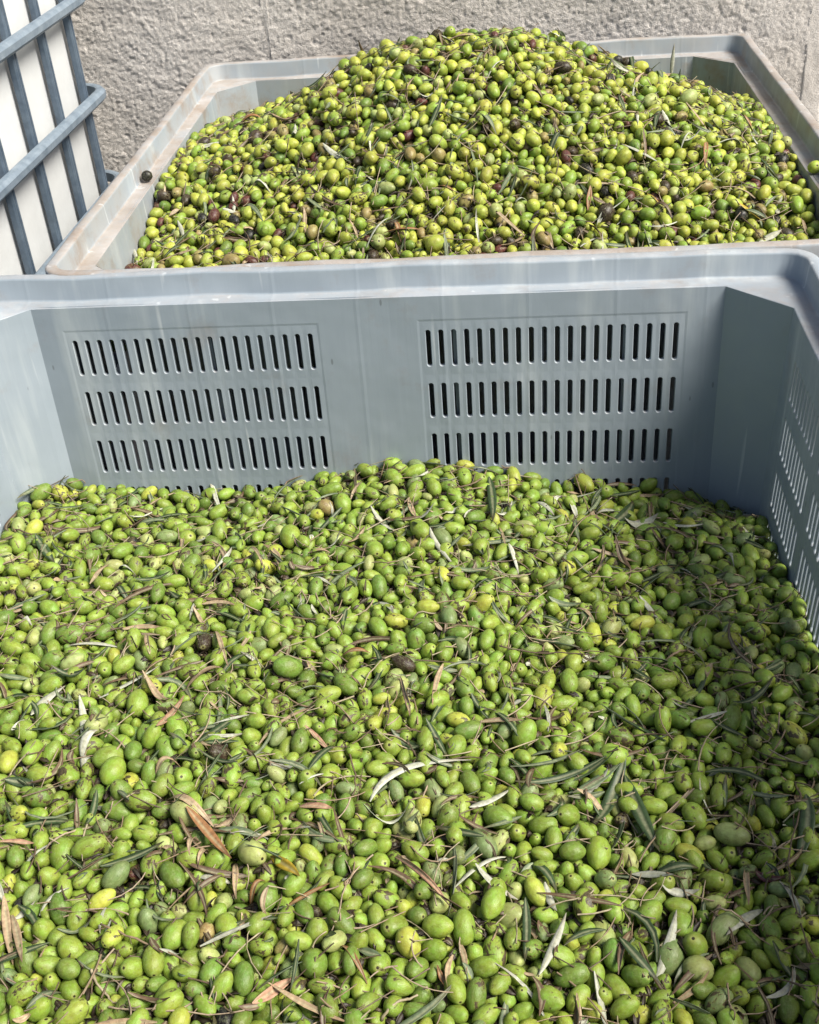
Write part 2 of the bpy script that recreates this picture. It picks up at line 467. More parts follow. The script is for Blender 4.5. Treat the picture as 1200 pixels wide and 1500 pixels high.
RL, RH = .025, .034
def make_bin(name, mat, loc, rz, label, slot_side):
    root = empty(name, loc, rz, label=label, cat='plastic bin', group='plastic harvest bins, one behind the other')
    O = np.array((0, -LY / 2, GZ))
    def P(x, y, z): return (x - O[0], y - O[1], z - O[2])
    rows = 5
    fg = [(-.4185, .01757, 20), (.0778, .01747, 20)]
    fg = fg if slot_side else []
    w = slot_wall(-A_, A_, fg, .0066, rows, lambda u, z, d: P(u, KD * z + d, z)); w.build('end_wall', mat, root)
    w = slot_wall(-A_, A_, fg, .0076, rows, lambda u, z, d: P(-u, -LY - KD * z - d, z)); w.build('end_wall', mat, root)
    sg = [(D_ + .0525 + .1685 * i, .0145, 10) for i in range(5)] if slot_side else []
    w = slot_wall(D_, LY - D_, sg, .0078, rows, lambda u, z, d: P(A_ + C_ + KD * z + d, -u, z)); w.build('side_wall', mat, root)
    w = slot_wall(D_, LY - D_, sg, .0078, rows, lambda u, z, d: P(-(A_ + C_ + KD * z + d), -LY + u, z)); w.build('side_wall', mat, root)
    # chamfered corner panels
    for sx in (-1, 1):
        for far in (1, 0):
            def cp(t, z, d):
                x0, y0 = A_, KD * z; x1, y1 = A_ + C_ + KD * z, -D_
                x = x0 + (x1 - x0) * t + d * .7; y = y0 + (y1 - y0) * t + d * .7
                if not far: y = -LY - y
                return P(sx * x, y, z)
            zs = np.linspace(ZB, 0, 9); b = MB()
            for d in (0, TH):
                V = [cp(t, z, d) for z in zs for t in (0, .33, .67, 1)]
                b.add(V, [(j * 4 + i, j * 4 + i + 1, j * 4 + i + 5, j * 4 + i + 4) for j in range(8) for i in range(3)])
            b.build('corner_panel', mat, root)
    # rim: ledge, raised lip, outer skirt
    NA = 7
    def oct_(o):   # inner octagon matched point by point with the rounded rectangle
        c = []
        hx, y1 = A_ + C_ + o, o
        cs = [((A_ + o * .41, y1), (hx, -D_ + o * .41 * 0 )), ]
        pts = []
        def seg(p, q, n_): return [(p[0] + (q[0] - p[0]) * i / n_, p[1] + (q[1] - p[1]) * i / n_) for i in range(n_)]
        K = [((A_, o), (hx, -D_)), ((hx, -LY + D_), (A_, -LY - o)), ((-A_, -LY - o), (-hx, -LY + D_)), ((-hx, -D_), (-A_, o))]
        for i, (p, q) in enumerate(K):
            pts += seg(p, q, NA - 1) + seg(q, K[(i + 1) % 4][0], 24)
        return pts
    def rr(o):
        hx = A_ + C_ + o; r = .028 + (o - RL) * .8; y1 = o; y0 = -LY - o
        cen = [(hx - r, y1 - r, 90, 0), (hx - r, y0 + r, 0, -90), (-hx + r, y0 + r, -90, -180), (-hx + r, y1 - r, 180, 90)]
        arcs = [[(cx + r * math.cos(math.radians(a0 + (a1 - a0) * k / (NA - 1))), cy + r * math.sin(math.radians(a0 + (a1 - a0) * k / (NA - 1)))) for k in range(NA)] for cx, cy, a0, a1 in cen]
        pts = []
        for i in range(4):
            pts += arcs[i][:-1]; p, q = arcs[i][-1], arcs[(i + 1) % 4][0]
            pts += [(p[0] + (q[0] - p[0]) * k / 24, p[1] + (q[1] - p[1]) * k / 24) for k in range(24)]
        return pts
    prof = [('o', 0, -.012), ('o', 0, -.0022), ('o', .0007, -.0006), ('o', .0024, 0), ('r', RL - .004, 0.0), ('r', RL - .001, .0008), ('r', RL, .0035), ('r', RL + .002, RH - .004),
            ('r', RL + .003, RH - .0013), ('r', RL + .0055, RH), ('r', RL + .0155, RH), ('r', RL + .0185, RH - .0015), ('r', RL + .0195, RH - .005), ('r', RL + .020, -.045), ('r', RL + .016, -.045),
            ('r', RL + .0155, -.004), ('r', .010, -.005), ('o', .0062, -.012)]
    V = []; m = None
    for kind_, o, z in prof:
        pts = oct_(o) if kind_ == 'o' else rr(o)
        m = len(pts)
        for x, y in pts:
            wob = .0010 * math.sin(x * 19 + y * 7 + loc[1]) + .0006 * math.sin(x * 47 - y * 31)
            dent = .0011 * math.sin(x * 23 + 1) * (1 if z > .001 else .3)
            V.append(P(x, y + (dent if kind_ == 'r' else 0), z + (wob if z >= 0 else 0)))
    npf = len(prof)
    F = [(i * m + j, i * m + (j + 1) % m, (i + 1) * m + (j + 1) % m, (i + 1) * m + j) for i in range(npf - 1) for j in range(m)]
    obj('rim', V, F, mat, root, smooth=True)
    me = root.children[-1].data
    # outer stiffening ribs (deepened to keep light out behind the slots), floor and feet
    b = MB()
    for s in (-1, 1):
        for x in np.linspace(-.46, .46, 9):
            ys = (0.007, .041) if s == 1 else (-LY - .041, -LY - .007)
            b.add([P(xx, yy, zz) for xx in (x - .004, x + .004) for yy in ys for zz in (-.66, -.035)], [(0, 1, 3, 2), (4, 6, 7, 5), (0, 4, 5, 1), (2, 3, 7, 6), (0, 2, 6, 4), (1, 5, 7, 3)])
    b.build('outer_rib', mat, root, kind='stuff')
    for sx in (-1, 1):  # unseen corner posts, added to block light from the gap between the bins
        for ys in ((-.045, .041), (-LY - .041, -LY + .045)):
            b = MB(); xs_ = sorted((sx * .5485, sx * .576))
            b.add([P(xx, yy, zz) for xx in xs_ for yy in ys for zz in (-.69, -.047)], [(0, 1, 3, 2), (4, 6, 7, 5), (0, 4, 5, 1), (2, 3, 7, 6), (0, 2, 6, 4), (1, 5, 7, 3)])
            b.build('light_block_post', mat, root)
    b = MB(); b.add([P(x, y, z) for x in (-.545, .545) for y in (-LY, 0) for z in (-.69, -.668)], [(0, 1, 3, 2), (4, 6, 7, 5), (0, 4, 5, 1), (2, 3, 7, 6), (0, 2, 6, 4), (1, 5, 7, 3)])
    b.build('floor_panel', mat, root)
    for x in (-.46, .46):
        for y in (-.08, -LY + .08):
            b = MB(); b.add([P(x + dx, y + dy, z) for z, h in ((-.75, .05), (-.69, .065)) for dx, dy in ((-h, -h), (h, -h), (h, h), (-h, h))], [(3, 2, 1, 0), (4, 5, 6, 7)] + [(k, (k + 1) % 4, 4 + (k + 1) % 4, 4 + k) for k in range(4)])
            b.build('foot', mat, root)
    return root
make_bin('harvest_bin', M_BIN_F, (0, -LY / 2, GZ), 0, 'nearer grey blue slotted plastic bin, pale and clean, filled below its slots with green olives', 1)
PH = math.radians(.91); BX, BY, BZ = .1038, 1.1603, -.0077
make_bin('harvest_bin', M_BIN_B, (BX + math.sin(PH) * LY / 2, BY - math.cos(PH) * LY / 2, GZ), PH, 'farther dusty bin with brown dirt on its rim, heaped with olives by the wall', 0)

# ------------------------------------------------------------------ olives
def olive_material():
    g = NT('olive_skin')
    at = g.n('ShaderNodeAttribute'); at.attribute_name = 'oc'; oc = at.outputs['Vector']
    ar = g.n('ShaderNodeAttribute'); ar.attribute_name = 'rnd'; rn = ar.outputs['Vector']
    ac = g.n('ShaderNodeAttribute'); ac.attribute_name = 'skin'; base = ac.outputs['Color']
    sc = g.n('ShaderNodeVectorMath'); sc.operation = 'SCALE'; sc.inputs['Scale'].default_value = 60; g.l(rn, sc.inputs[0])
    ad = g.n('ShaderNodeVectorMath'); ad.operation = 'ADD'; g.l(oc, ad.inputs[0]); g.l(sc.outputs[0], ad.inputs[1]); v = ad.outputs[0]
    sr = g.n('ShaderNodeSeparateXYZ'); g.l(rn, sr.inputs[0]); so = g.n('ShaderNodeSeparateXYZ'); g.l(oc, so.inputs[0])
    hs = g.n('ShaderNodeHueSaturation'); g.l(base, hs.inputs['Color'])
    g.l(g.mr(g.noise(v, 1.1, 3, .6), .3, .7, .478, .52), hs.inputs['Hue'])
    g.l(g.mr(g.noise(v, 2.2, 4, .6), .3, .7, .74, 1.28), hs.inputs['Value'])
    col = hs.outputs[0]
    # pale bloom and fine pores
    col = g.mix(g.mr(g.noise(v, 5, 4, .7), .5, .75, 0, .32), col, (.38, .42, .22))
    vp = g.n('ShaderNodeTexVoronoi'); vp.inputs['Scale'].default_value = 9; g.l(v, vp.inputs['Vector'])
    col = g.mix(g.mr(vp.outputs['Distance'], .06, .16, .55, 0), col, (.46, .50, .26))
    # dark specks: only on some fruit
    vd = g.n('ShaderNodeTexVoronoi'); vd.inputs['Scale'].default_value = 3.6; g.l(v, vd.inputs['Vector'])
    spk = g.mr(vd.outputs['Distance'], .07, .13, 1, 0)
    spk = g.math('MULTIPLY', spk, g.mr(sr.outputs[1], .45, .6, 0, .85))
    col = g.mix(spk, col, (.035, .035, .015))
    # bruises and scars, by severity
    nb = g.noise(v, 1.35, 5, .62, .4)
    thr = g.mr(sr.outputs[2], .0, 1.0, .76, .53)
    br = g.math('SUBTRACT', nb, thr)
    col = g.mix(g.mr(br, -.035, .0, 0, .6), col, (.17, .16, .035))
    col = g.mix(g.mr(br, .0, .02, 0, .93), col, g.ramp(g.noise(v, 7, 5, .7), [(.35, (.018, .013, .010)), (.65, (.085, .058, .035))]))
    # stem scar
    d2 = g.math('ADD', g.math('MULTIPLY', so.outputs[1], so.outputs[1]), g.math('MULTIPLY', so.outputs[2], so.outputs[2]))
    rad = g.math('SQRT', d2); neg = g.mr(so.outputs[0], -.75, -.8, 0, 1)
    eye = g.math('MULTIPLY', g.mr(rad, .10, .15, 1, 0), neg)
    halo = g.math('MULTIPLY', g.mr(rad, .2, .38, .35, 0), neg)
    col = g.mix(halo, col, (.40, .40, .14)); col = g.mix(eye, col, (.03, .022, .012))
    tip = g.math('MULTIPLY', g.mr(rad, .03, .09, .8, 0), g.mr(so.outputs[0], .8, .85, 0, 1))
    col = g.mix(tip, col, (.06, .05, .02))
    g.l(col, g.b.inputs['Base Color'])
    g.l(g.mr(g.noise(v, 4, 3), .3, .7, .33, .5), g.b.inputs['Roughness'])
    g.b.inputs['Specular IOR Level'].default_value = .33
    h = g.math('SUBTRACT', g.noise(v, 9, 4, .6), g.math('MULTIPLY', g.mr(br, -.01, .02), .6))
    h = g.math('SUBTRACT', h, g.math('MULTIPLY', eye, 1.5))
    g.l(g.bump(h, .35, .0012), g.b.inputs['Normal'])
    return g.m
M_OLIVE = olive_material()

def settle(surf, depth, x0, x1, y0, y1, sp, layers, Lm, Ls, am, as_, seed, steps, to_world, flow):
    """drop layers of fruit (each a pair of joined balls) on the bed and relax until they rest on one another"""
    from mathutils.kdtree import KDTree
    r = np.random.default_rng(seed)
    nx_, ny_ = int((x1 - x0) / sp), int((y1 - y0) / sp)
    k, j, i = np.meshgrid(np.arange(layers), np.arange(ny_), np.arange(nx_), indexing='ij')
    n = k.size
    x = x0 + (i.ravel() + .5 + .5 * (k.ravel() % 2) - .25) * (x1 - x0) / nx_ + r.uniform(-.005, .005, n)
    y = y0 + (j.ravel() + .5 + .5 * (k.ravel() // 2 % 2) - .25) * (y1 - y0) / ny_ + r.uniform(-.005, .005, n)
    cut = np.abs(x) + y < A_ - .02                             # chamfered corners
    x, y, k = x[cut], y[cut], k.ravel()[cut]; n = len(x)
    L = np.clip(r.normal(Lm, Ls, n), .0135, Lm + 2.5 * Ls); asp = np.clip(r.normal(am, as_, n), .60, .96); W = L * asp
    rad = .47 * W; e = L / 2 - rad - .0006; e = np.maximum(e, .001)
    ax = r.normal(0, 1, (n, 3)) * [1, 1, .55]; ax /= np.linalg.norm(ax, axis=1)[:, None]
    wx, wy = to_world(x, y)
    def floor(x, y, gx0=x0 - .02, gy0=y0 - .02, st=.01):
        fi = (x - gx0) / st; fj = (y - gy0) / st
        a = np.clip(fi.astype(int), 0, G.shape[1] - 2); b = np.clip(fj.astype(int), 0, G.shape[0] - 2); u = fi - a; v = fj - b
        return (G[b, a] * (1 - u) + G[b, a + 1] * u) * (1 - v) + (G[b + 1, a] * (1 - u) + G[b + 1, a + 1] * u) * v
    gx = np.arange(x0 - .02, x1 + .03, .01); gy = np.arange(y0 - .02, y1 + .03, .01); GX, GY = np.meshgrid(gx, gy)
    G = surf(*to_world(GX, GY)) - depth + r.normal(0, .0025, GX.shape)
    z = floor(x, y) + .011 + k * .0185 + r.uniform(-.003, .003, n)
    c = np.stack([x, y, z], 1)
    Q = np.stack([c - ax * e[:, None], c + ax * e[:, None]], 1)   # n,2,3
    Qp = Q.copy(); rr_ = rad
    pi = pj = None
    for it in range(steps):
        if it % 12 == 0:
            c = Q.mean(1); kd = KDTree(n)
            for q in range(n): kd.insert(c[q], q)
            kd.balance(); A, B = [], []
            for q in range(n):
                for _, m, d in kd.find_range(c[q], .029):
                    if m > q: A.append(q); B.append(m)
            pi, pj = np.array(A), np.array(B)
            d = np.linalg.norm(c[pi] - c[pj], axis=1); ok = d < (L[pi] + L[pj]) / 2 + .003; pi, pj = pi[ok], pj[ok]
            rs = rr_[pi] + rr_[pj]
        g = .0005 if it < steps * .6 else .0002 if it < steps * .85 else .00006
        vel = np.clip(Q - Qp, -.0015, .0015) * .55
        vel[..., :2] *= flow
        Qp = Q.copy(); Q = Q + vel; Q[..., 2] -= g
        for sub in range(2):
            acc = np.zeros((n * 2, 3)); cnt = np.zeros(n * 2)
            for a in (0, 1):
                for b in (0, 1):
                    d = Q[pi, a] - Q[pj, b]; dist = np.sqrt((d * d).sum(1)) + 1e-9; gap = rs - dist
                    m = np.where(gap > 0)[0]
                    if not len(m): continue
                    push = d[m] * (gap[m] / dist[m] * .5)[:, None]
                    ia, ib = pi[m] * 2 + a, pj[m] * 2 + b
                    for q in range(3):
                        acc[:, q] += np.bincount(ia, push[:, q], n * 2) - np.bincount(ib, push[:, q], n * 2)
                    cnt += np.bincount(ia, minlength=n * 2) + np.bincount(ib, minlength=n * 2)
            acc = (acc / np.maximum(1, cnt * .62)[:, None]).reshape(n, 2, 3)
            acc[..., :2] *= flow
            Q += acc
            # walls, bed
            rw = rr_[:, None] * 1.03
            Q[..., 0] = np.clip(Q[..., 0], x0 + rw, x1 - rw); Q[..., 1] = np.clip(Q[..., 1], y0 + rw, y1 - rw)
            for s in (-1, 1):
                over = (s * Q[..., 0] + Q[..., 1] - (A_ - .006 - rw * 1.414)) / 2; over = np.maximum(over, 0)
                Q[..., 0] -= s * over; Q[..., 1] -= over
            fl = floor(Q[..., 0].ravel(), Q[..., 1].ravel()).reshape(n, 2)
            Q[..., 2] = np.maximum(Q[..., 2], fl + rr_[:, None] * .9)
            # keep each pair rigid
            d = Q[:, 1] - Q[:, 0]; l = np.linalg.norm(d, axis=1) + 1e-9; mid = Q.mean(1); h = d / l[:, None] * e[:, None]
            Q = np.stack([mid - h, mid + h], 1)
    c = Q.mean(1); ax = (Q[:, 1] - Q[:, 0]); ax /= np.linalg.norm(ax, axis=1)[:, None]
    X, Y = to_world(c[:, 0], c[:, 1]); t = 1.0
    x2, y2 = to_world(c[:, 0] + ax[:, 0], c[:, 1] + ax[:, 1])
    return np.stack([X, Y, c[:, 2]], 1), np.stack([x2 - X, y2 - Y, ax[:, 2]], 1), L, W

def to_back(x, y): return BX + math.cos(PH) * x - math.sin(PH) * y, BY + math.sin(PH) * x + math.cos(PH) * y
PACK_F = settle(surf_front, .038, -.533, .533, -1.0, -.006, .0215, 4, .0240, .0052, .630, .06, 5, 170, lambda x, y: (x, y), 1.0)
PACK_B = settle(surf_back, .036, -.540, .540, -1.0, -.004, .0228, 4, .0226, .0045, .725, .065, 9, 130, to_back, .75)

PAL = {
 'bright green': (.172, .246, .031), 'yellow green': (.285, .32, .045), 'deep green': (0.107, 0.172, 0.0247), 'pale green': (0.26, 0.299, 0.0977), 'grey green': (0.143, 0.192, 0.0684),
 'yellow': (0.339, 0.293, 0.0391), 'blushing pinkish': (0.215, 0.172, 0.0619), 'purple red': (0.0749, 0.0195, 0.0182), 'dark brown': (0.0293, 0.0182, 0.0117), 'blackish': (0.00781, 0.00651, 0.00781)}
def pick(n, weights, r):
    names = list(weights); p = np.array([weights[k] for k in names], float); p /= p.sum()
    return [names[i] for i in r.choice(len(names), n, p=p)]

def unit(nr, ns):
    V = [(-1, 0, 0)]
    for i in range(1, nr):
        a = math.pi * i / nr
        for j in range(ns):
            b_ = 2 * math.pi * (j + .5 * (i % 2)) / ns
            V.append((-math.cos(a), math.sin(a) * math.cos(b_), math.sin(a) * math.sin(b_)))
    V.append((1, 0, 0)); F = []
    for j in range(ns): F.append((0, 1 + (j + 1) % ns, 1 + j, 1 + j))
    Fq = []
    for i in range(nr - 2):
        for j in range(ns):
            a0 = 1 + i * ns + j; a1 = 1 + i * ns + (j + 1) % ns; Fq.append((a0, a1, a1 + ns, a0 + ns))
    e = len(V) - 1; base_ = 1 + (nr - 2) * ns
    T = [(0, 1 + (j + 1) % ns, 1 + j) for j in range(ns)] + [(e, base_ + j, base_ + (j + 1) % ns) for j in range(ns)]
    for a, b_, c, d in Fq: T += [(a, b_, c), (a, c, d)]
    return np.array(V), np.array(T)

def olive_verts(U, P, ax, L, W, r, shrivel):
    """U unit verts; arrays of n olives -> (n, m, 3) verts and local coords"""
    n = len(P)
    t = np.where(np.abs(ax[:, 2:3]) < .9, [[0, 0, 1.]], [[1., 0, 0]])
    e1 = np.cross(ax, t); e1 /= np.linalg.norm(e1, axis=1)[:, None]; e2 = np.cross(ax, e1)
    rot = r.uniform(0, 2 * math.pi, n); c, s = np.cos(rot)[:, None], np.sin(rot)[:, None]
    e1, e2 = e1 * c + e2 * s, e2 * c - e1 * s
    ux, uy, uz = U[:, 0][None], U[:, 1][None], U[:, 2][None]
    ph = r.uniform(0, 6.28, (n, 6, 1)); am = r.uniform(.3, 1, (n, 1))
    rad = 1 + .018 * am * (np.sin(3 * uy + 2.2 * ux + ph[:, 0]) + np.sin(3.4 * uz - 2 * ux + ph[:, 1])) 
    sh = shrivel[:, None]
    rad = rad + sh * .05 * (np.sin(9 * uy + 3 * ux + ph[:, 2]) * np.sin(8 * uz + ph[:, 3]) + .8 * np.sin(6 * ux + 7 * uy + ph[:, 4]))
    asy = r.uniform(-.02, .09, (n, 1)); nub = r.uniform(0, 1, (n, 1)) ** 1.2
    prof = 1 + asy * (-ux) - .16 * nub * np.clip(ux, 0, 1) ** 4
    ex = ux * (1 + .03 * nub * np.clip(ux, 0, 1) ** 8) + .07 * np.clip(-ux - .94, 0, 1) * 16 * .06 * 12
    bend = .05 * r.normal(0, 1, (n, 1)) * (1 - ux ** 2)
    hx = ex * rad * L[:, None] / 2; hy = (uy * prof * rad + bend) * W[:, None] / 2; hz = uz * prof * rad * W[:, None] / 2
    V = P[:, None] + hx[..., None] * ax[:, None] + hy[..., None] * e1[:, None] + hz[..., None] * e2[:, None]
    return V

def proj(p):
    d = np.asarray(p) - CAM; z = d @ _f
    return 600 + FPX * (d @ _r2) / z, 750 - FPX * (d @ _u2) / z

def seen_area(P, ax, L, W):
    """how much of each fruit the photo's viewpoint sees: a small depth-sorted id picture"""
    w, h, k = 600, 750, .5
    ids = np.full((h, w), -1); d = P - CAM; zc = d @ _f
    cx, cy = proj(P); cx = cx * k; cy = cy * k
    ex, ey = proj(P + ax * L[:, None] / 2); ex = ex * k - cx; ey = ey * k - cy
    rb = FPX * W / 2 / zc * k
    for q in np.argsort(-zc):
        el = math.hypot(ex[q], ey[q]); b_ = rb[q]; a_ = max(el, b_); m = int(a_) + 2
        x0, x1, y0, y1 = int(cx[q]) - m, int(cx[q]) + m, int(cy[q]) - m, int(cy[q]) + m
        if x1 < 0 or y1 < 0 or x0 >= w or y0 >= h: continue
        x0, y0, x1, y1 = max(0, x0), max(0, y0), min(w, x1), min(h, y1)
        X, Y = np.meshgrid(np.arange(x0, x1) - cx[q], np.arange(y0, y1) - cy[q])
        ux, uy = (ex[q] / el, ey[q] / el) if el > 1e-3 else (1., 0.)
        s_ = X * ux + Y * uy; t_ = -X * uy + Y * ux
        ids[y0:y1, x0:x1][(s_ / a_) ** 2 + (t_ / b_) ** 2 < 1] = q
    return np.bincount(ids[ids >= 0].ravel(), minlength=len(P))

WF = {'bright green': 66, 'yellow green': 4.5, 'deep green': 19, 'pale green': 5, 'grey green': 4, 'yellow': .08, 'blushing pinkish': .15, 'purple red': .12, 'dark brown': .8, 'blackish': .2}
WB = {'bright green': 24, 'yellow green': 52, 'deep green': 5, 'pale green': 5, 'blushing pinkish': 4.5, 'purple red': 2.8, 'dark brown': 1.8, 'blackish': 1}
def build_olives(pack, weights, seed, bruise):
    r = np.random.default_rng(seed)
    P, ax, L, W = pack; n = len(P)
    vis = seen_area(P, ax, L, W); order = np.argsort(-vis, kind='stable'); P, ax, L, W, vis = P[order], ax[order], L[order], W[order], vis[order]
    flip = r.random(n) < .5; ax = np.where(flip[:, None], -ax, ax)
    names = pick(n, weights, r); col = np.array([PAL[k] for k in names]) * r.uniform(.82, 1.16, (n, 1)) * r.uniform(.95, 1.05, (n, 3))
    rnd = r.random((n, 3)); rnd[:, 2] = rnd[:, 2] ** bruise
    dark = np.array([k in ('dark brown', 'blackish') for k in names]); shr = np.where(dark, r.uniform(.5, 1.4, n), np.where(r.random(n) < .05, .5, 0.))
    L = L * 1.0; W = W * .985
    return dict(vis=vis, P=P, ax=ax, L=L, W=W, names=names, col=col, rnd=rnd, shr=shr, r=r)

def stuff_mesh(D, idx, res, r):
    U, T = unit(*res); m = len(U)
    V = olive_verts(U, D['P'][idx], D['ax'][idx], D['L'][idx], D['W'][idx], r, D['shr'][idx]).reshape(-1, 3)
    F = (T[None] + (np.arange(len(idx)) * m)[:, None, None]).reshape(-1, 3)
    oc = np.tile(U, (len(idx), 1)); rn = np.repeat(D['rnd'][idx], m, 0); c = np.repeat(np.c_[D['col'][idx], np.ones(len(idx))], m, 0)
    return V, F, oc, rn, c

OF = build_olives(PACK_F, WF, 21, 1.3)
OB = build_olives(PACK_B, WB, 22, 2.2)
N_IND = 298
def heap(name, label, D, idx_hi, res_hi, idx_lo, res_lo, surf, xr, yr, depth, rot=0.):
    r = np.random.default_rng(5)
    parts = [stuff_mesh(D, i, rs, r) for i, rs in ((idx_hi, res_hi), (idx_lo, res_lo)) if len(i)]
    V = [p[0] for p in parts]; F = []; o = 0
    for p in parts: F.append(p[1] + o); o += len(p[0])
    oc = [p[2] for p in parts]; rn = [p[3] for p in parts]; c = [p[4] for p in parts]
    # sheet under the modelled layers, dark green for unmodelled fruit in deep shade
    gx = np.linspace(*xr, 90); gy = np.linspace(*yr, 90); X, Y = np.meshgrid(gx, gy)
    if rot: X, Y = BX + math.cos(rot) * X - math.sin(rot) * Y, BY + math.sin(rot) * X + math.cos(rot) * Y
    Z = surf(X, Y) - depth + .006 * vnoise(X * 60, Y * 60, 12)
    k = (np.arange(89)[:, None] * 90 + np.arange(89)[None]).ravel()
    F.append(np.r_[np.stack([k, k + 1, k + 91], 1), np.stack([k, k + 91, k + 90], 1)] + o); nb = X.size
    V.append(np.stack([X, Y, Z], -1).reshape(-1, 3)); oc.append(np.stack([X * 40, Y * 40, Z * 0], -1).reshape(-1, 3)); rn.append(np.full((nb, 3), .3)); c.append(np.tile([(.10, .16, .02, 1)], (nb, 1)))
    return obj(name, np.concatenate(V), np.concatenate(F), M_OLIVE, smooth=True, kind='stuff', label=label, cat='olives',
               attrs={'oc': ('FLOAT_VECTOR', np.concatenate(oc)), 'rnd': ('FLOAT_VECTOR', np.concatenate(rn)), 'skin': ('FLOAT_COLOR', np.concatenate(c))})
nF = len(OF['P']); nB = len(OB['P']); vF = int((OF['vis'] > 3).sum()); vB = int((OB['vis'] > 2).sum())
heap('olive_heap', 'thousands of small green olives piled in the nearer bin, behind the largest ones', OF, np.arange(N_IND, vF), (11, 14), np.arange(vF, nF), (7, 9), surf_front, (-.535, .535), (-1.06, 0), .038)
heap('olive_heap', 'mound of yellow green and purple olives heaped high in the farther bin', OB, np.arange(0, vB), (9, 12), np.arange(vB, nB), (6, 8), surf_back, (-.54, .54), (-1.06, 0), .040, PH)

# the olives that show largest, one object each
COLW = ['far left', 'left side', 'left of middle', 'left of centre', 'at centre', 'right of centre', 'right of middle', 'right side', 'far right']
NTH = ['leftmost', 'second from left', 'third from left', 'fourth from left', 'fifth from left', 'sixth from left', 'seventh from left']
def give_labels():
    for lb, L in LAB.items():
        L.sort(key=lambda t: t[0])
        for k, (px, o) in enumerate(L):
            pre = '' if len(L) == 1 else ('left one: ', 'right one: ')[k] if len(L) == 2 else 'rightmost: ' if k == len(L) - 1 else NTH[min(k, 6)] + ': '
            o['label'] = pre + lb
    LAB.clear()
def where(px, py):
    c = min(8, max(0, int(px / 1200 * 9)))
    if py > 1460: rw = 'at the bottom edge'
    elif py > 1400: rw = 'just above bottom'
    elif py > 1330: rw = 'near the bottom'
    elif py > 1240: rw = 'low in photo'
    elif py > 1120: rw = 'in lower part'
    elif py > 950: rw = 'below mid height'
    else: rw = 'at mid height'
    return COLW[c], rw
LAB = {}
def uniq(base_label, px, o):
    LAB.setdefault(base_label, []).append((px, o))
U1, T1 = unit(14, 18)
rI = np.random.default_rng(77)
def single_olive(P, ax, L, W, cname, col, rnd, shr, label=None, group=None):
    V = olive_verts(U1, np.zeros((1, 3)), np.array([ax]), np.array([L]), np.array([W]), rI, np.array([shr]))[0]
    zb = V[:, 2].min(); V = V - np.array([0, 0, zb]); m = len(U1)
    o = obj('olive', V, T1, M_OLIVE, smooth=True, cat='olive', group=group,
            attrs={'oc': ('FLOAT_VECTOR', U1), 'rnd': ('FLOAT_VECTOR', np.tile(rnd, (m, 1))), 'skin': ('FLOAT_COLOR', np.tile([*col, 1.], (m, 1)))})
    o.location = (P[0], P[1], P[2] + zb)
    if label: o['label'] = label
    return o
for i in range(N_IND):
    P = OF['P'][i]; px, py = proj(P); L = OF['L'][i]; W = OF['W'][i]; rn = OF['rnd'][i]
    o = single_olive(P, OF['ax'][i], L, W, OF['names'][i], OF['col'][i], rn, OF['shr'][i], group='large olives on top in the nearer bin')
    size = 'plump' if W > .0225 else ('long' if L / W > 1.38 else ('round' if L / W < 1.18 else 'small' if L < .022 else 'oval'))
    mark = 'bruised' if rn[2] > .80 else ('specked' if rn[1] > .6 else 'clean')
    if OF['names'][i] in ('dark brown', 'blackish', 'purple red'): mark = 'wrinkled' if OF['shr'][i] > .4 else 'dark'
    cw, rw = where(px, py)
    uniq('%s %s %s olive, %s, %s' % (size, mark, OF['names'][i], cw, rw), px, o)
give_labels()
single_olive((-.4400, .5180, .0098), (.8, -.5, .2), .0205, .0190, 'blackish', (.012, .010, .010), (.2, .2, .2), .8, 'wrinkled black olive lying alone on the left ledge of the farther bin', 'stray olives on the ledge of the farther bin')
single_olive((.6660, .4150, .0112), (-.15, .8, -.35), .0245, .0225, 'yellow green', (.30, .39, .045), (.31, .2, .1), 0, 'round green olive resting alone on the right ledge of the farther bin', 'stray olives on the ledge of the farther bin')

# ------------------------------------------------------------------ leaves, twigs and litter
def height_map(D, x0, x1, y0, y1, st=.002):
    nx_ = int((x1 - x0) / st) + 1; ny_ = int((y1 - y0) / st) + 1; H = np.full((ny_, nx_), -9.)
    for p, a, L, W in zip(D['P'], D['ax'], D['L'], D['W']):
        k = int(L / 2 / st) + 1; ci = int(round((p[0] - x0) / st)); cj = int(round((p[1] - y0) / st))
        i0, i1, j0, j1 = max(0, ci - k), min(nx_, ci + k + 1), max(0, cj - k), min(ny_, cj + k + 1)
        if i0 >= i1 or j0 >= j1: continue
        X, Y = np.meshgrid(x0 + np.arange(i0, i1) * st - p[0], y0 + np.arange(j0, j1) * st - p[1])
        # ellipsoid: |d|^2/b^2 + (d.a)^2 (1/A^2-1/b^2) = 1
        b2 = (W / 2) ** 2; q = 1 / (L / 2) ** 2 - 1 / b2
        s = X * a[0] + Y * a[1]
        A = 1 / b2 + q * a[2] ** 2; B = 2 * q * s * a[2]; Cc = (X * X + Y * Y) / b2 + q * s * s - 1
        disc = B * B - 4 * A * Cc; ok = disc > 0
        z = p[2] + (-B + np.sqrt(np.where(ok, disc, 0))) / (2 * A)
        sub = H[j0:j1, i0:i1]; sub[ok] = np.maximum(sub[ok], z[ok])
    return H, x0, y0, st
HF = height_map(OF, -.56, .56, -1.1, .0); HB = height_map(OB, -.5, .72, .05, 1.2)
def sample(HM, x, y, surf):
    H, x0, y0, st = HM
    i = np.clip(((x - x0) / st).astype(int), 0, H.shape[1] - 1); j = np.clip(((y - y0) / st).astype(int), 0, H.shape[0] - 1)
    h = H[j, i]; s = surf(x, y)
    return np.where(h < s - .03, s - .012, h)

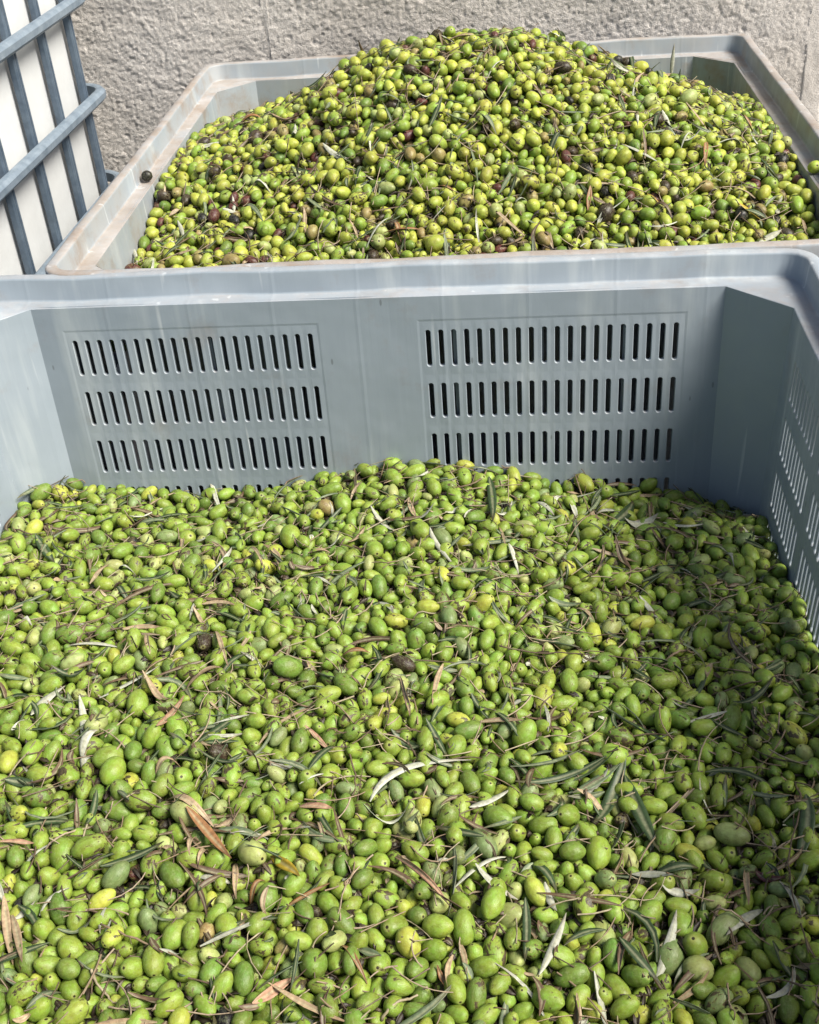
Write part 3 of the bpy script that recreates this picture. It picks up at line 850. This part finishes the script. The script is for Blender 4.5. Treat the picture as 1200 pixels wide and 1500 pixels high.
def leaf_material():
    g = NT('leaf_and_twig')
    ac = g.n('ShaderNodeAttribute'); ac.attribute_name = 'tint'
    geo = g.n('ShaderNodeNewGeometry'); v = geo.outputs['Position']
    n1 = g.noise(v, 220, 4, .6)
    hs = g.n('ShaderNodeHueSaturation'); g.l(ac.outputs['Color'], hs.inputs['Color'])
    g.l(g.mr(n1, .3, .7, .72, 1.3), hs.inputs['Value'])
    col = g.mix(g.mr(g.noise(v, 420, 4, .7), .6, .72, 0, .45), hs.outputs[0], (.07, .05, .035))
    g.l(col, g.b.inputs['Base Color']); g.b.inputs['Roughness'].default_value = .5
    g.b.inputs['Specular IOR Level'].default_value = .4
    g.l(g.bump(g.noise(v, 500, 3, .6), .3, .0008), g.b.inputs['Normal'])
    return g.m
M_LEAF = leaf_material()
TINT = {  # top, underside
 'D': ((.035, .065, .022), (.17, .21, .13)), 'G': ((.12, .16, .085), (.25, .28, .20)), 'S': ((.46, .47, .38), (.05, .08, .03)),
 'T': ((.37, .27, .165), (.30, .22, .14)), 'B': ((.29, .145, .06), (.22, .13, .07)), 'P': ((.40, .235, .15), (.34, .22, .14)),
 'Y': ((.50, .36, .03), (.42, .33, .08)), 'V': ((.16, .05, .05), (.12, .05, .04)), 'b': ((.13, .085, .05), (.10, .07, .045))}
WORD = {'D': 'dark green', 'G': 'grey green', 'S': 'silvery pale', 'T': 'dry tan', 'B': 'rust brown', 'P': 'dry pinkish tan', 'Y': 'yellow', 'V': 'purplish red', 'b': 'curled brown'}

def spine_on(HM, surf, pts, n, sink, lift_end=0.):
    """smooth spine through the plan points, resting on the fruit below"""
    pts = np.array(pts, float)
    if len(pts) == 2: pts = np.array([pts[0], (pts[0] + pts[1]) / 2 + rI.normal(0, .03, 2) * np.linalg.norm(pts[1] - pts[0]), pts[1]])
    t = np.linspace(0, 1, n); k = np.linspace(0, 1, len(pts))
    if len(pts) == 3:
        c = 2 * pts[1] - (pts[0] + pts[2]) / 2
        xy = ((1 - t) ** 2)[:, None] * pts[0] + (2 * t * (1 - t))[:, None] * c + (t ** 2)[:, None] * pts[2]
    else:
        xy = np.stack([np.interp(t, k, pts[:, 0]), np.interp(t, k, pts[:, 1])], 1)
        xy[1:-1] = (xy[:-2] + 2 * xy[1:-1] + xy[2:]) / 4
    h = sample(HM, xy[:, 0], xy[:, 1], surf)
    deg = 2 if n < 14 else 4
    cf = np.polyfit(t, h, deg); z = np.polyval(cf, t)
    z += max(0, (h - z).max() - sink)
    z += lift_end * t ** 2
    return np.c_[xy, z]

def leaf_geo(S, width, kind, curl, roll, stalk=True):
    n = len(S); t = np.linspace(0, 1, n)
    w = width / 2 * .86 * np.clip(np.sin(np.pi * np.clip(t * .97 + .03, 0, 1)) ** .75 * (1.12 - .25 * t), .03, 1.2)
    if stalk: w[0] = .0006; w[-1] = .0003
    T = np.gradient(S, axis=0); T /= np.linalg.norm(T, axis=1)[:, None]
    sd_ = np.cross(T, [0, 0, 1.]); nn = np.linalg.norm(sd_, axis=1)[:, None]; sd_ = np.where(nn > .05, sd_ / np.maximum(nn, .05), [[1., 0, 0]])
    N = np.cross(sd_, T)
    ang = roll + .5 * curl * np.sin(t * 5 + roll * 7)
    c, s = np.cos(ang)[:, None], np.sin(ang)[:, None]; sd_, N = sd_ * c + N * s, N * c - sd_ * s
    q = np.array([-1, -.45, -.10, .10, .45, 1]); lift = np.array([1, .28, -.02, -.02, .28, 1.])
    V = S[:, None] + sd_[:, None] * (q[None, :, None] * w[:, None, None]) + N[:, None] * ((lift[None, :] * curl * w[:, None]) + np.array([0, 0, .00018, .00018, 0, 0])[None])[..., None]
    th = .00045
    Vb = V - N[:, None] * th
    m = 6; V = np.concatenate([V.reshape(-1, 3), Vb.reshape(-1, 3)]); o = n * m; F = []
    for i in range(n - 1):
        for j in range(m - 1):
            a = i * m + j; F.append((a, a + 1, a + m + 1, a + m)); F.append((o + a, o + a + m, o + a + m + 1, o + a + 1))
        for j in (0, m - 1):
            a = i * m + j; F.append((a, a + m, o + a + m, o + a) if j == 0 else (a, o + a, o + a + m, a + m))
    top, bot = TINT[kind]; j_ = rI.uniform(.8, 1.2); ct = np.array(top) * j_ * .76; cb = np.array(bot) * j_ * .76
    C = np.ones((2 * o, 4)); C[:o, :3] = ct; C[o:, :3] = cb
    rib = np.zeros((n, m), bool); rib[:, 2:4] = True; rr_ = np.where(rib.ravel())[0]
    C[rr_, :3] = ct * .55 + np.array([.30, .30, .18]) * .45
    tipi = np.arange(n * m)[-2 * m:]; C[tipi, :3] = ct * .6 + np.array([.10, .06, .03]) * .4
    return V, np.array(F), C

def tube_geo(S, r0, r1, col, ns=6):
    n = len(S); T = np.gradient(S, axis=0); T /= np.linalg.norm(T, axis=1)[:, None] + 1e-9
    a = np.cross(T, [0.1, .2, 1.]); a /= np.linalg.norm(a, axis=1)[:, None]; b_ = np.cross(T, a)
    th = np.arange(ns) / ns * 2 * math.pi; rad = np.linspace(r0, r1, n) * (1 + .18 * np.sin(np.arange(n) * 2.3 + r0 * 9000))
    V = S[:, None] + rad[:, None, None] * (np.cos(th)[None, :, None] * a[:, None] + np.sin(th)[None, :, None] * b_[:, None]); V = V.reshape(-1, 3)
    F = [(i * ns + j, i * ns + (j + 1) % ns, (i + 1) * ns + (j + 1) % ns, (i + 1) * ns + j) for i in range(n - 1) for j in range(ns)]
    V = np.r_[V, S[:1], S[-1:]]; e = n * ns
    F += [(e, (j + 1) % ns, j, j) for j in range(0)]
    C = np.ones((len(V), 4)); C[:, :3] = np.array(col) * np.repeat(rI.uniform(.8, 1.2, n), ns)[:, None].mean() 
    return V, F, C, ns

LT = {'f': [('D', 155, 304, -593, 286, -637, 267, -679),
 ('D', 167, 302, -612, 313, -659, 327, -705),
 ('D', 100, 295, -594, 265, -603, 235, -618),
 ('G', 128, 298, -601, 271, -619, 248, -640),
 ('S', 100, 285, -608, 269, -617, 254, -624),
 ('D', 85, 284, -598, 237, -613, 192, -636),
 ('w', 22, 291, -593, 328, -582, 367, -585),
 ('S', 112, 147, -658, 167, -646, 187, -634),
 ('S', 99, 48, -655, 78, -612, 147, -596),
 ('S', 104, 47, -680, 69, -674, 90, -669),
 ('S', 131, -63, -604, -25, -608),
 ('S', 103, 310, -837, 324, -810, 334, -777),
 ('S', 83, 212, -842, 226, -814, 237, -783),
 ('S', 85, 219, -746, 223, -761, 229, -775),
 ('w', 26, 218, -775, 261, -764, 311, -764, 327, -746),
 ('S', 94, 300, -726, 319, -732, 335, -744),
 ('S', 93, 325, -747, 358, -749),
 ('D', 108, 317, -727, 339, -728, 361, -723),
 ('S', 75, 259, -836, 264, -861, 266, -885),
 ('S', 80, 134, -749, 163, -727, 187, -708),
 ('D', 93, 204, -715, 219, -731, 230, -756),
 ('D', 90, 201, -767, 202, -798, 200, -833),
 ('D', 95, 282, -807, 296, -827, 313, -847),
 ('D', 168, 471, -645, 466, -680, 449, -717),
 ('V', 88, 412, -724, 435, -739),
 ('w', 34, 465, -627, 467, -652, 443, -711, 439, -743, 439, -817),
 ('D', 87, 382, -605, 415, -614, 447, -623),
 ('S', 51, 382, -604, 419, -608),
 ('t', 56, 261, -640, 263, -676),
 ('P', 66, 78, -718, 107, -747, 132, -774),
 ('Y', 121, -40, -726, -22, -740, -5, -759),
 ('P', 98, -22, -662, 13, -671),
 ('D', 82, 97, -684, 113, -712),
 ('B', 57, 40, -822, 53, -836, 66, -854),
 ('P', 107, -27, -883, -13, -866, 3, -847),
 ('S', 111, 13, -878, 33, -901),
 ('S', 99, -4, -898, 17, -890),
 ('w', 50, 80, -884, 98, -869, 117, -857),
 ('D', 86, -27, -783, -4, -768, 13, -751),
 ('B', 53, -23, -784, 21, -755),
 ('B', 118, -129, -682, -104, -706, -74, -737),
 ('T', 100, -162, -655, -133, -671, -103, -688),
 ('T', 99, -102, -691, -80, -667),
 ('G', 104, -101, -696, -55, -700),
 ('S', 88, -104, -751, -73, -753),
 ('T', 68, -76, -724, -65, -771),
 ('T', 62, -114, -708, -110, -745),
 ('T', 55, -104, -716, -105, -745),
 ('b', 54, -124, -741, -97, -772, -84, -801),
 ('w', 39, -181, -808, -140, -823, -103, -837, -86, -850),
 ('T', 90, -284, -778, -270, -810, -253, -844),
 ('T', 82, -274, -791, -255, -821, -239, -850),
 ('P', 73, -309, -719, -278, -714),
 ('S', 84, -269, -797, -253, -782),
 ('S', 56, -247, -792, -225, -766),
 ('G', 61, -221, -811, -191, -804),
 ('w', 36, -265, -725, -229, -687, -212, -663),
 ('b', 77, -310, -640, -289, -621, -291, -588),
 ('D', 123, -339, -631, -303, -631),
 ('w', 45, -175, -856, -153, -874, -120, -893),
 ('b', 64, -136, -876, -95, -886),
 ('w', 32, -152, -884, -102, -889, -31, -891),
 ('T', 46, -56, -788, -52, -815),
 ('w', 39, -74, -838, -51, -819),
 ('B', 60, -53, -771, -41, -752),
 ('S', 92, -268, -605, -261, -586),
 ('S', 104, -301, -501, -287, -535, -278, -565),
 ('S', 109, -271, -592, -259, -562),
 ('S', 148, -351, -526, -342, -502, -327, -479),
 ('S', 74, -283, -492, -252, -468, -226, -441),
 ('P', 94, -191, -565, -187, -531, -179, -500),
 ('T', 88, -230, -478, -188, -519),
 ('D', 122, -144, -580, -127, -555, -113, -526),
 ('T', 88, -179, -488, -148, -449),
 ('T', 66, -167, -388, -141, -445),
 ('S', 108, -428, -351, -402, -375),
 ('D', 147, -471, -171, -450, -198, -425, -229),
 ('D', 114, -436, -276, -412, -246),
 ('D', 107, -254, -284, -225, -323),
 ('T', 55, -168, -193, -130, -263),
 ('S', 85, -340, -231, -314, -235),
 ('D', 96, -535, -71, -535, -43, -535, -20),
 ('D', 85, -527, -73, -521, -50, -520, -23),
 ('D', 86, -543, -63, -548, -25),
 ('S', 169, 338, -148, 362, -135, 384, -130),
 ('D', 172, 323, -136, 356, -72),
 ('b', 82, 370, -174, 387, -194, 406, -222),
 ('T', 71, 291, -217, 320, -219, 347, -234),
 ('D', 131, 410, -278, 432, -275, 455, -275),
 ('w', 56, 356, -442, 380, -429, 402, -418),
 ('S', 103, 269, -445, 275, -427, 283, -430),
 ('w', 32, 175, -423, 227, -428, 281, -437, 383, -454),
 ('D', 84, 420, -526, 444, -514, 469, -485),
 ('w', 38, 438, -534, 457, -556),
 ('S', 85, 494, -148, 508, -153, 525, -149),
 ('w', 38, 279, -23, 297, -111, 291, -149, 258, -188),
 ('S', 75, 342, -323, 353, -338, 360, -357),
 ('B', 87, -8, -438, 26, -435),
 ('w', 31, 22, -500, 26, -474, 53, -429, 98, -393),
 ('T', 68, 51, -493, 54, -518, 59, -542),
 ('T', 68, 65, -481, 74, -506, 79, -535),
 ('T', 69, 111, -451, 105, -483, 103, -524),
 ('D', 103, 61, -557, 79, -567, 96, -578),
 ('D', 74, 166, -516, 185, -544, 203, -568),
 ('D', 94, -18, -621, -6, -596, 2, -571),
 ('S', 50, -26, -635, 0, -623),
 ('w', 38, -80, -484, -41, -519, -19, -511, 21, -548),
 ('D', 80, 98, -548, 110, -568, 123, -592),
 ('P', 74, -31, -559, -3, -580),
 ('D', 142, 155, -40, 161, -105, 163, -169),
 ('S', 112, 167, -137, 188, -105),
 ('S', 80, 81, -194, 91, -219, 117, -255),
 ('S', 91, -56, -204, -40, -188),
 ('S', 102, 63, -147, 83, -142),
 ('S', 93, 98, -144, 110, -133, 123, -134),
 ('D', 131, -83, -8, -63, -1, -35, -12),
 ('G', 84, -20, -127, 26, -133),
 ('T', 84, 46, -111, 52, -136, 61, -161),
 ('T', 69, -41, -18, -31, -87),
 ('G', 91, 107, -4, 114, 20, 121, 51),
 ('D', 80, 43, -1, 61, 21),
 ('w', 36, -323, -345, -306, -314, -262, -296),
 ('w', 33, 66, -362, 106, -348, 163, -320),
 ('b', 79, -89, -269, -48, -261),
 ('T', 60, -206, -341, -184, -371),
 ('w', 31, -89, -518, -132, -499, -160, -481),
 ('T', 73, -27, -212, -8, -175),
 ('D', 77, 499, -501, 479, -495),
 ('w', 31, 401, -495, 452, -488, 494, -475),
 ('b', 68, 439, -529, 457, -563),
 ('D', 93, 146, -291, 176, -316),
 ('S', 70, 184, -215, 197, -258),
 ('T', 66, -365, -270, -351, -228),
 ('w', 40, -511, -149, -458, -160, -426, -141),
 ('T', 63, -243, -3, -228, 27),
 ('b', 75, -456, 11, -431, -14),
 ('T', 58, 267, -329, 286, -357),
 ('w', 34, 318, -292, 350, -352),
 ('D', 106, 369, -250, 403, -242),
 ('S', 63, 460, -201, 466, -249),
 ('D', 92, 461, -80, 510, 56),
 ('D', 71, 505, 45, 503, -106),
 ('G', 72, -219, -894, -201, -868),
 ('T', 67, -182, -619, -160, -602),
 ('w', 36, 14, -581, 29, -619, 29, -647),
 ('D', 91, 144, -492, 167, -524),
 ('w', 33, 364, -771, 391, -785, 416, -777),
 ('b', 58, 393, -844, 417, -834),
 ('D', 84, 410, -811, 425, -837),
 ('w', 31, 368, -845, 368, -881),
 ('w', 27, 290, -676, 293, -720),
 ('T', 56, 243, -859, 245, -886),
 ('B', 56, 125, -836, 135, -858)], 'b': [('S', 118, -119, 480, -96, 459, -72, 435),
 ('G', 128, 131, 483, 152, 464, 169, 443),
 ('T', 111, -147, 599, -129, 564, -112, 531),
 ('S', 109, -31, 252, -15, 277, 6, 301),
 ('B', 86, -4, 268, 25, 270, 53, 271),
 ('D', 106, 61, 466, 72, 490, 80, 511),
 ('S', 131, 556, 238, 577, 259, 596, 279),
 ('Y', 100, 534, 308, 577, 309),
 ('S', 120, 519, 476, 565, 503),
 ('S', 107, 465, 468, 495, 472),
 ('w', 37, 633, 475, 662, 532, 698, 603),
 ('S', 97, 442, 556, 448, 538, 452, 514),
 ('T', 102, -232, 645, -180, 586),
 ('S', 87, -180, 577, -175, 528),
 ('B', 101, -216, 629, -166, 583),
 ('S', 95, -237, 440, -205, 427),
 ('S', 82, -283, 396, -258, 391),
 ('D', 100, -86, 341, -78, 285),
 ('T', 67, -139, 350, -133, 306),
 ('G', 88, 591, 616, 610, 560),
 ('S', 76, -406, 546, -381, 524),
 ('w', 25, -455, 510, -433, 458),
 ('w', 30, -494, 1023, -429, 827),
 ('w', 33, -103, 262, -73, 284),
 ('D', 115, 247, 413, 270, 450),
 ('S', 104, 339, 432, 362, 457),
 ('w', 34, 139, 413, 156, 380),
 ('D', 140, 484, 1494, 454, 730),
 ('D', 176, 507, 2306, 555, 2051),
 ('w', 32, 99, 230, 130, 261),
 ('T', 75, 176, 253, 213, 266),
 ('S', 82, -437, 355, -404, 274),
 ('S', 88, 198, 328, 216, 337),
 ('D', 92, -58, 382, -43, 412),
 ('D', 97, 425, 497, 441, 552),
 ('w', 34, 562, 330, 594, 300),
 ('S', 64, 294, 243, 326, 269),
 ('b', 77, 406, 323, 435, 296)]}
TWC = [(.20, .145, .09), (.27, .21, .145), (.10, .07, .045), (.26, .22, .14)]
def place_leaf(kind, width, pts, HM, surf, group, label=None, lift=None, sink=None, S=None):
    pts_ = np.array(pts); Lh = np.linalg.norm(pts_[-1] - pts_[0]) if S is None else .05
    if S is None:
        S = spine_on(HM, surf, pts_[:, :2], 11, rI.uniform(.0, .0022) if sink is None else sink, (rI.uniform(0, .006) if rI.random() < .4 else 0) if lift is None else lift)
    curl = {'D': .25, 'G': .3, 'S': -.2, 'T': .75, 'B': .55, 'P': .6, 'Y': .5, 'V': .5, 'b': .9}[kind] * rI.uniform(.6, 1.3)
    S0 = S[0].copy(); V, F, C = leaf_geo(S - S0, width, kind, curl, rI.normal(0, .28))
    o = obj('olive_leaf', V, F, M_LEAF, smooth=True, attrs={'tint': ('FLOAT_COLOR', C)}, cat='leaf', group=group)
    o.location = S0
    if label: o['label'] = label; return o
    mid = S[len(S) // 2]; px, py = proj(mid); cw, rw = where(px, py); (ax_, ay_), (bx_, by_) = proj(S[0]), proj(S[-1])
    an = math.degrees(math.atan2(abs(by_ - ay_), abs(bx_ - ax_)))
    lie = 'lying level' if an < 22 else ('running vertically' if an > 66 else ('rising rightward' if (by_ - ay_) * (bx_ - ax_) < 0 else 'sloping down rightward'))
    if HM is HB: cw_, rw = cw, ('on the upper slope' if py < 180 else 'midway down the mound' if py < 280 else 'low on the mound'); 
    w_ = 'broad' if width > .0125 else ('narrow' if width < .0075 else '')
    uniq(' '.join(('%s %s leaf %s, %s, %s' % (w_, WORD[kind], lie, cw, rw)).split()), px, o)
    return o
def place_twig(width, pts, HM, surf, group, label=None, S=None, sink=None):
    if S is None: S = spine_on(HM, surf, np.array(pts)[:, :2], 15, rI.uniform(.001, .003) if sink is None else sink)
    S = S + rI.normal(0, .0005, S.shape); S0 = S[0].copy(); col = TWC[rI.integers(4)]
    V, F, C, ns = tube_geo(S - S0, width / 2, width / 2 * .6, col, 7)
    m = len(S) * ns; F += [[(j + 1) % ns, j, m] for j in range(ns)] + [[m - ns + j, m - ns + (j + 1) % ns, m + 1] for j in range(ns)]
    o = obj('twig', V, F, M_LEAF, smooth=True, attrs={'tint': ('FLOAT_COLOR', C)}, cat='twig', group=group)
    o.location = S0
    if label: o['label'] = label; return o
    mid = S[len(S) // 2]; px, py = proj(mid); cw, rw = where(px, py)
    if HM is HB: rw = 'on the upper slope' if py < 180 else 'midway down the mound' if py < 280 else 'low on the mound'
    L = np.linalg.norm(S[-1] - S[0]); shade = 'dark brown' if col[0] < .15 else 'pale brown' if col[0] > .28 else 'olive brown' if col[2] > .11 else 'brown'
    uniq('%s %s twig, %s, %s' % ('long' if L > .09 else ('short' if L < .045 else 'thin'), shade, cw, rw), px, o); return o

for key, HM, surf, gl, gt in (('f', HF, surf_front, 'olive leaves lying in the nearer bin', 'twigs lying in the nearer bin'), ('b', HB, surf_back, 'olive leaves lying in the farther bin', 'twigs lying in the farther bin')):
    for p in LT[key]:
        k = p[0]; w = p[1] * 1e-4; pts = [(p[q] / 1000, p[q + 1] / 1000) for q in range(2, len(p), 2)]
        if k == 'w': place_twig(max(.0015, w * .6), pts, HM, surf, gt)
        elif k == 't': place_twig(max(.002, w * .5), pts, HM, surf, gt)
        else: place_leaf(k, w, pts, HM, surf, gl)
# more leaves scattered through both bins
def scatter(n, kinds, xr, yr, HM, surf, group, back=False, wide=(.0045, .0100), ln=(.03, .062)):
    ks = pick(n, kinds, rI)
    for k in ks:
        x, y = rI.uniform(*xr), rI.uniform(*yr); a = rI.uniform(0, 2 * math.pi); L = rI.uniform(*ln)
        pts = [(x, y), (x + math.cos(a) * L, y + math.sin(a) * L)]
        if not (xr[0] < pts[1][0] < xr[1] and yr[0] < pts[1][1] < yr[1]): pts[1] = (x - math.cos(a) * L, y - math.sin(a) * L)
        pts[1] = (min(max(pts[1][0], xr[0]), xr[1]), min(max(pts[1][1], yr[0]), yr[1]))
        place_leaf(k, rI.uniform(*wide), pts, HM, surf, group)
scatter(62, {'D': 7, 'G': 4, 'S': 1.5, 'T': 2, 'b': 3}, (-.51, .51), (-.88, -.03), HF, surf_front, 'olive leaves lying in the nearer bin')
scatter(72, {'D': 7, 'G': 5, 'S': 4, 'T': 3, 'b': 2, 'Y': .4, 'B': 1}, (-.38, .62), (.2, .9), HB, surf_back, 'olive leaves lying in the farther bin')
scatter(22, {'D': 8, 'G': 5, 'S': 2, 'T': 1}, (.30, .62), (.68, 1.0), HB, surf_back, 'olive leaves lying in the farther bin')
give_labels()
# upright ones
def stand(x, y, z, dx, dy, h, w, kind, label, n=9):
    t = np.linspace(0, 1, n); S = np.stack([x + dx * t ** 1.5, y + dy * t ** 1.5, z + h * t], 1)
    o = place_leaf(kind, w, [(0, 0), (0, 0)], HB, surf_back, 'olive leaves lying in the farther bin' if y > 0 else 'olive leaves lying in the nearer bin', label=label, S=S)
stand(.500, .93, .02, .004, .012, .062, .009, 'S', 'pale leaf standing upright by the far right corner of the farther bin')
stand(-.500, -.045, -.285, -.022, .01, .04, .008, 'D', 'dark leaf sticking up at the far left corner, tallest of three')
stand(-.490, -.045, -.285, .020, .01, .035, .007, 'D', 'dark leaf leaning right at the far left corner, rightmost of three')
stand(-.512, -.05, -.285, -.012, .005, .028, .006, 'D', 'short dark leaf at the far left corner, leftmost of three')
stand(.47, -.055, -.34, -.03, .02, .05, .006, 'D', 'dark leaf bent upward near the far right corner of the nearer bin')

# fine litter: stalks, bits of leaf
def litter(name, label, n, xr, yr, HM, surf, seed):
    r = np.random.default_rng(seed); VV, FF, CC = [], [], []; o = 0
    for q in range(n):
        x, y = r.uniform(*xr), r.uniform(*yr); a = r.uniform(0, 2 * math.pi); L = r.choice([r.uniform(.008, .02), r.uniform(.02, .05), r.uniform(.03, .085)])
        m = 7; t = np.linspace(0, 1, m); bd = r.normal(0, .12) * L
        X = x + math.cos(a) * L * t - math.sin(a) * bd * 4 * t * (1 - t); Y = y + math.sin(a) * L * t + math.cos(a) * bd * 4 * t * (1 - t)
        X = np.clip(X, *xr); Y = np.clip(Y, *yr)
        h = sample(HM, X, Y, surf); cf = np.polyfit(t, h, 1); z = np.polyval(cf, t); z += (h - z).max() * r.uniform(.35, .95) - .0005
        S = np.stack([X, Y, z], 1)
        if np.linalg.norm(S[-1] - S[0]) < .004: continue
        if r.random() < .62:
            V, F, C, ns = tube_geo(S, r.uniform(.0005, .0012), r.uniform(.0004, .0008), TWC[r.integers(4)], 4); F = [list(f) for f in F]
        else:
            V, F, C = leaf_geo(S, r.uniform(.003, .0085), r.choice(list('DDGGSTbbDb')), r.uniform(.2, .8), r.normal(0, .5)); F = F.tolist()
        VV.append(V); FF += [[i + o for i in f] for f in F]; CC.append(C); o += len(V)
    return obj(name, np.concatenate(VV), FF, M_LEAF, smooth=True, attrs={'tint': ('FLOAT_COLOR', np.concatenate(CC))}, kind='stuff', label=label, cat='plant litter')
def crevice_shade_litter(name, label, n, xr, yr, HM, surf, seed):
    """dried scraps sifted between the fruit, coloured extra dark to deepen the shaded gaps"""
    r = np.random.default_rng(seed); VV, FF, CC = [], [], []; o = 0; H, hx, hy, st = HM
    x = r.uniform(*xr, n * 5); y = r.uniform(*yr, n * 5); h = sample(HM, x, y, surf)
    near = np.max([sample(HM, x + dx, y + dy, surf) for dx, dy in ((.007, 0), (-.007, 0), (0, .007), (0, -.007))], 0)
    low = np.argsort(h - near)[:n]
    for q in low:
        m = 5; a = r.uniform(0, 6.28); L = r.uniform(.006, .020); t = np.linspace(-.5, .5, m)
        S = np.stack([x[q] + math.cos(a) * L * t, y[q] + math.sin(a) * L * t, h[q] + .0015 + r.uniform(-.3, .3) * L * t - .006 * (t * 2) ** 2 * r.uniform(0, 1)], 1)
        V, F, C = leaf_geo(S, r.uniform(.003, .009), 'b', r.uniform(.3, 1.), r.normal(0, .7)); C[:, :3] *= r.choice([.16, .3, .55])  # tint darkened further so the gaps read as deep shade
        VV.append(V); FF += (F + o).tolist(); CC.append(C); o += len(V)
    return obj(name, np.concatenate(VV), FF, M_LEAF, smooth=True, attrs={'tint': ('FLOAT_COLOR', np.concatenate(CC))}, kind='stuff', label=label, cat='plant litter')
crevice_shade_litter('gap_shade_litter', 'dried leaf crumbs, darkened to deepen the shade between the olives in the nearer bin', 4500, (-.52, .52), (-.95, -.015), HF, surf_front, 13)
crevice_shade_litter('gap_shade_litter', 'dried leaf crumbs, darkened to deepen the shade between the olives of the far mound', 3000, (-.40, .63), (.15, 1.08), HB, surf_back, 14)
litter('plant_litter', 'thin stalks and leaf scraps strewn over the olives in the nearer bin', 2300, (-.525, .525), (-.97, -.012), HF, surf_front, 3)
litter('plant_litter', 'leaf scraps and stalks scattered through the olive mound in the farther bin', 1800, (-.40, .63), (.15, 1.08), HB, surf_back, 4)
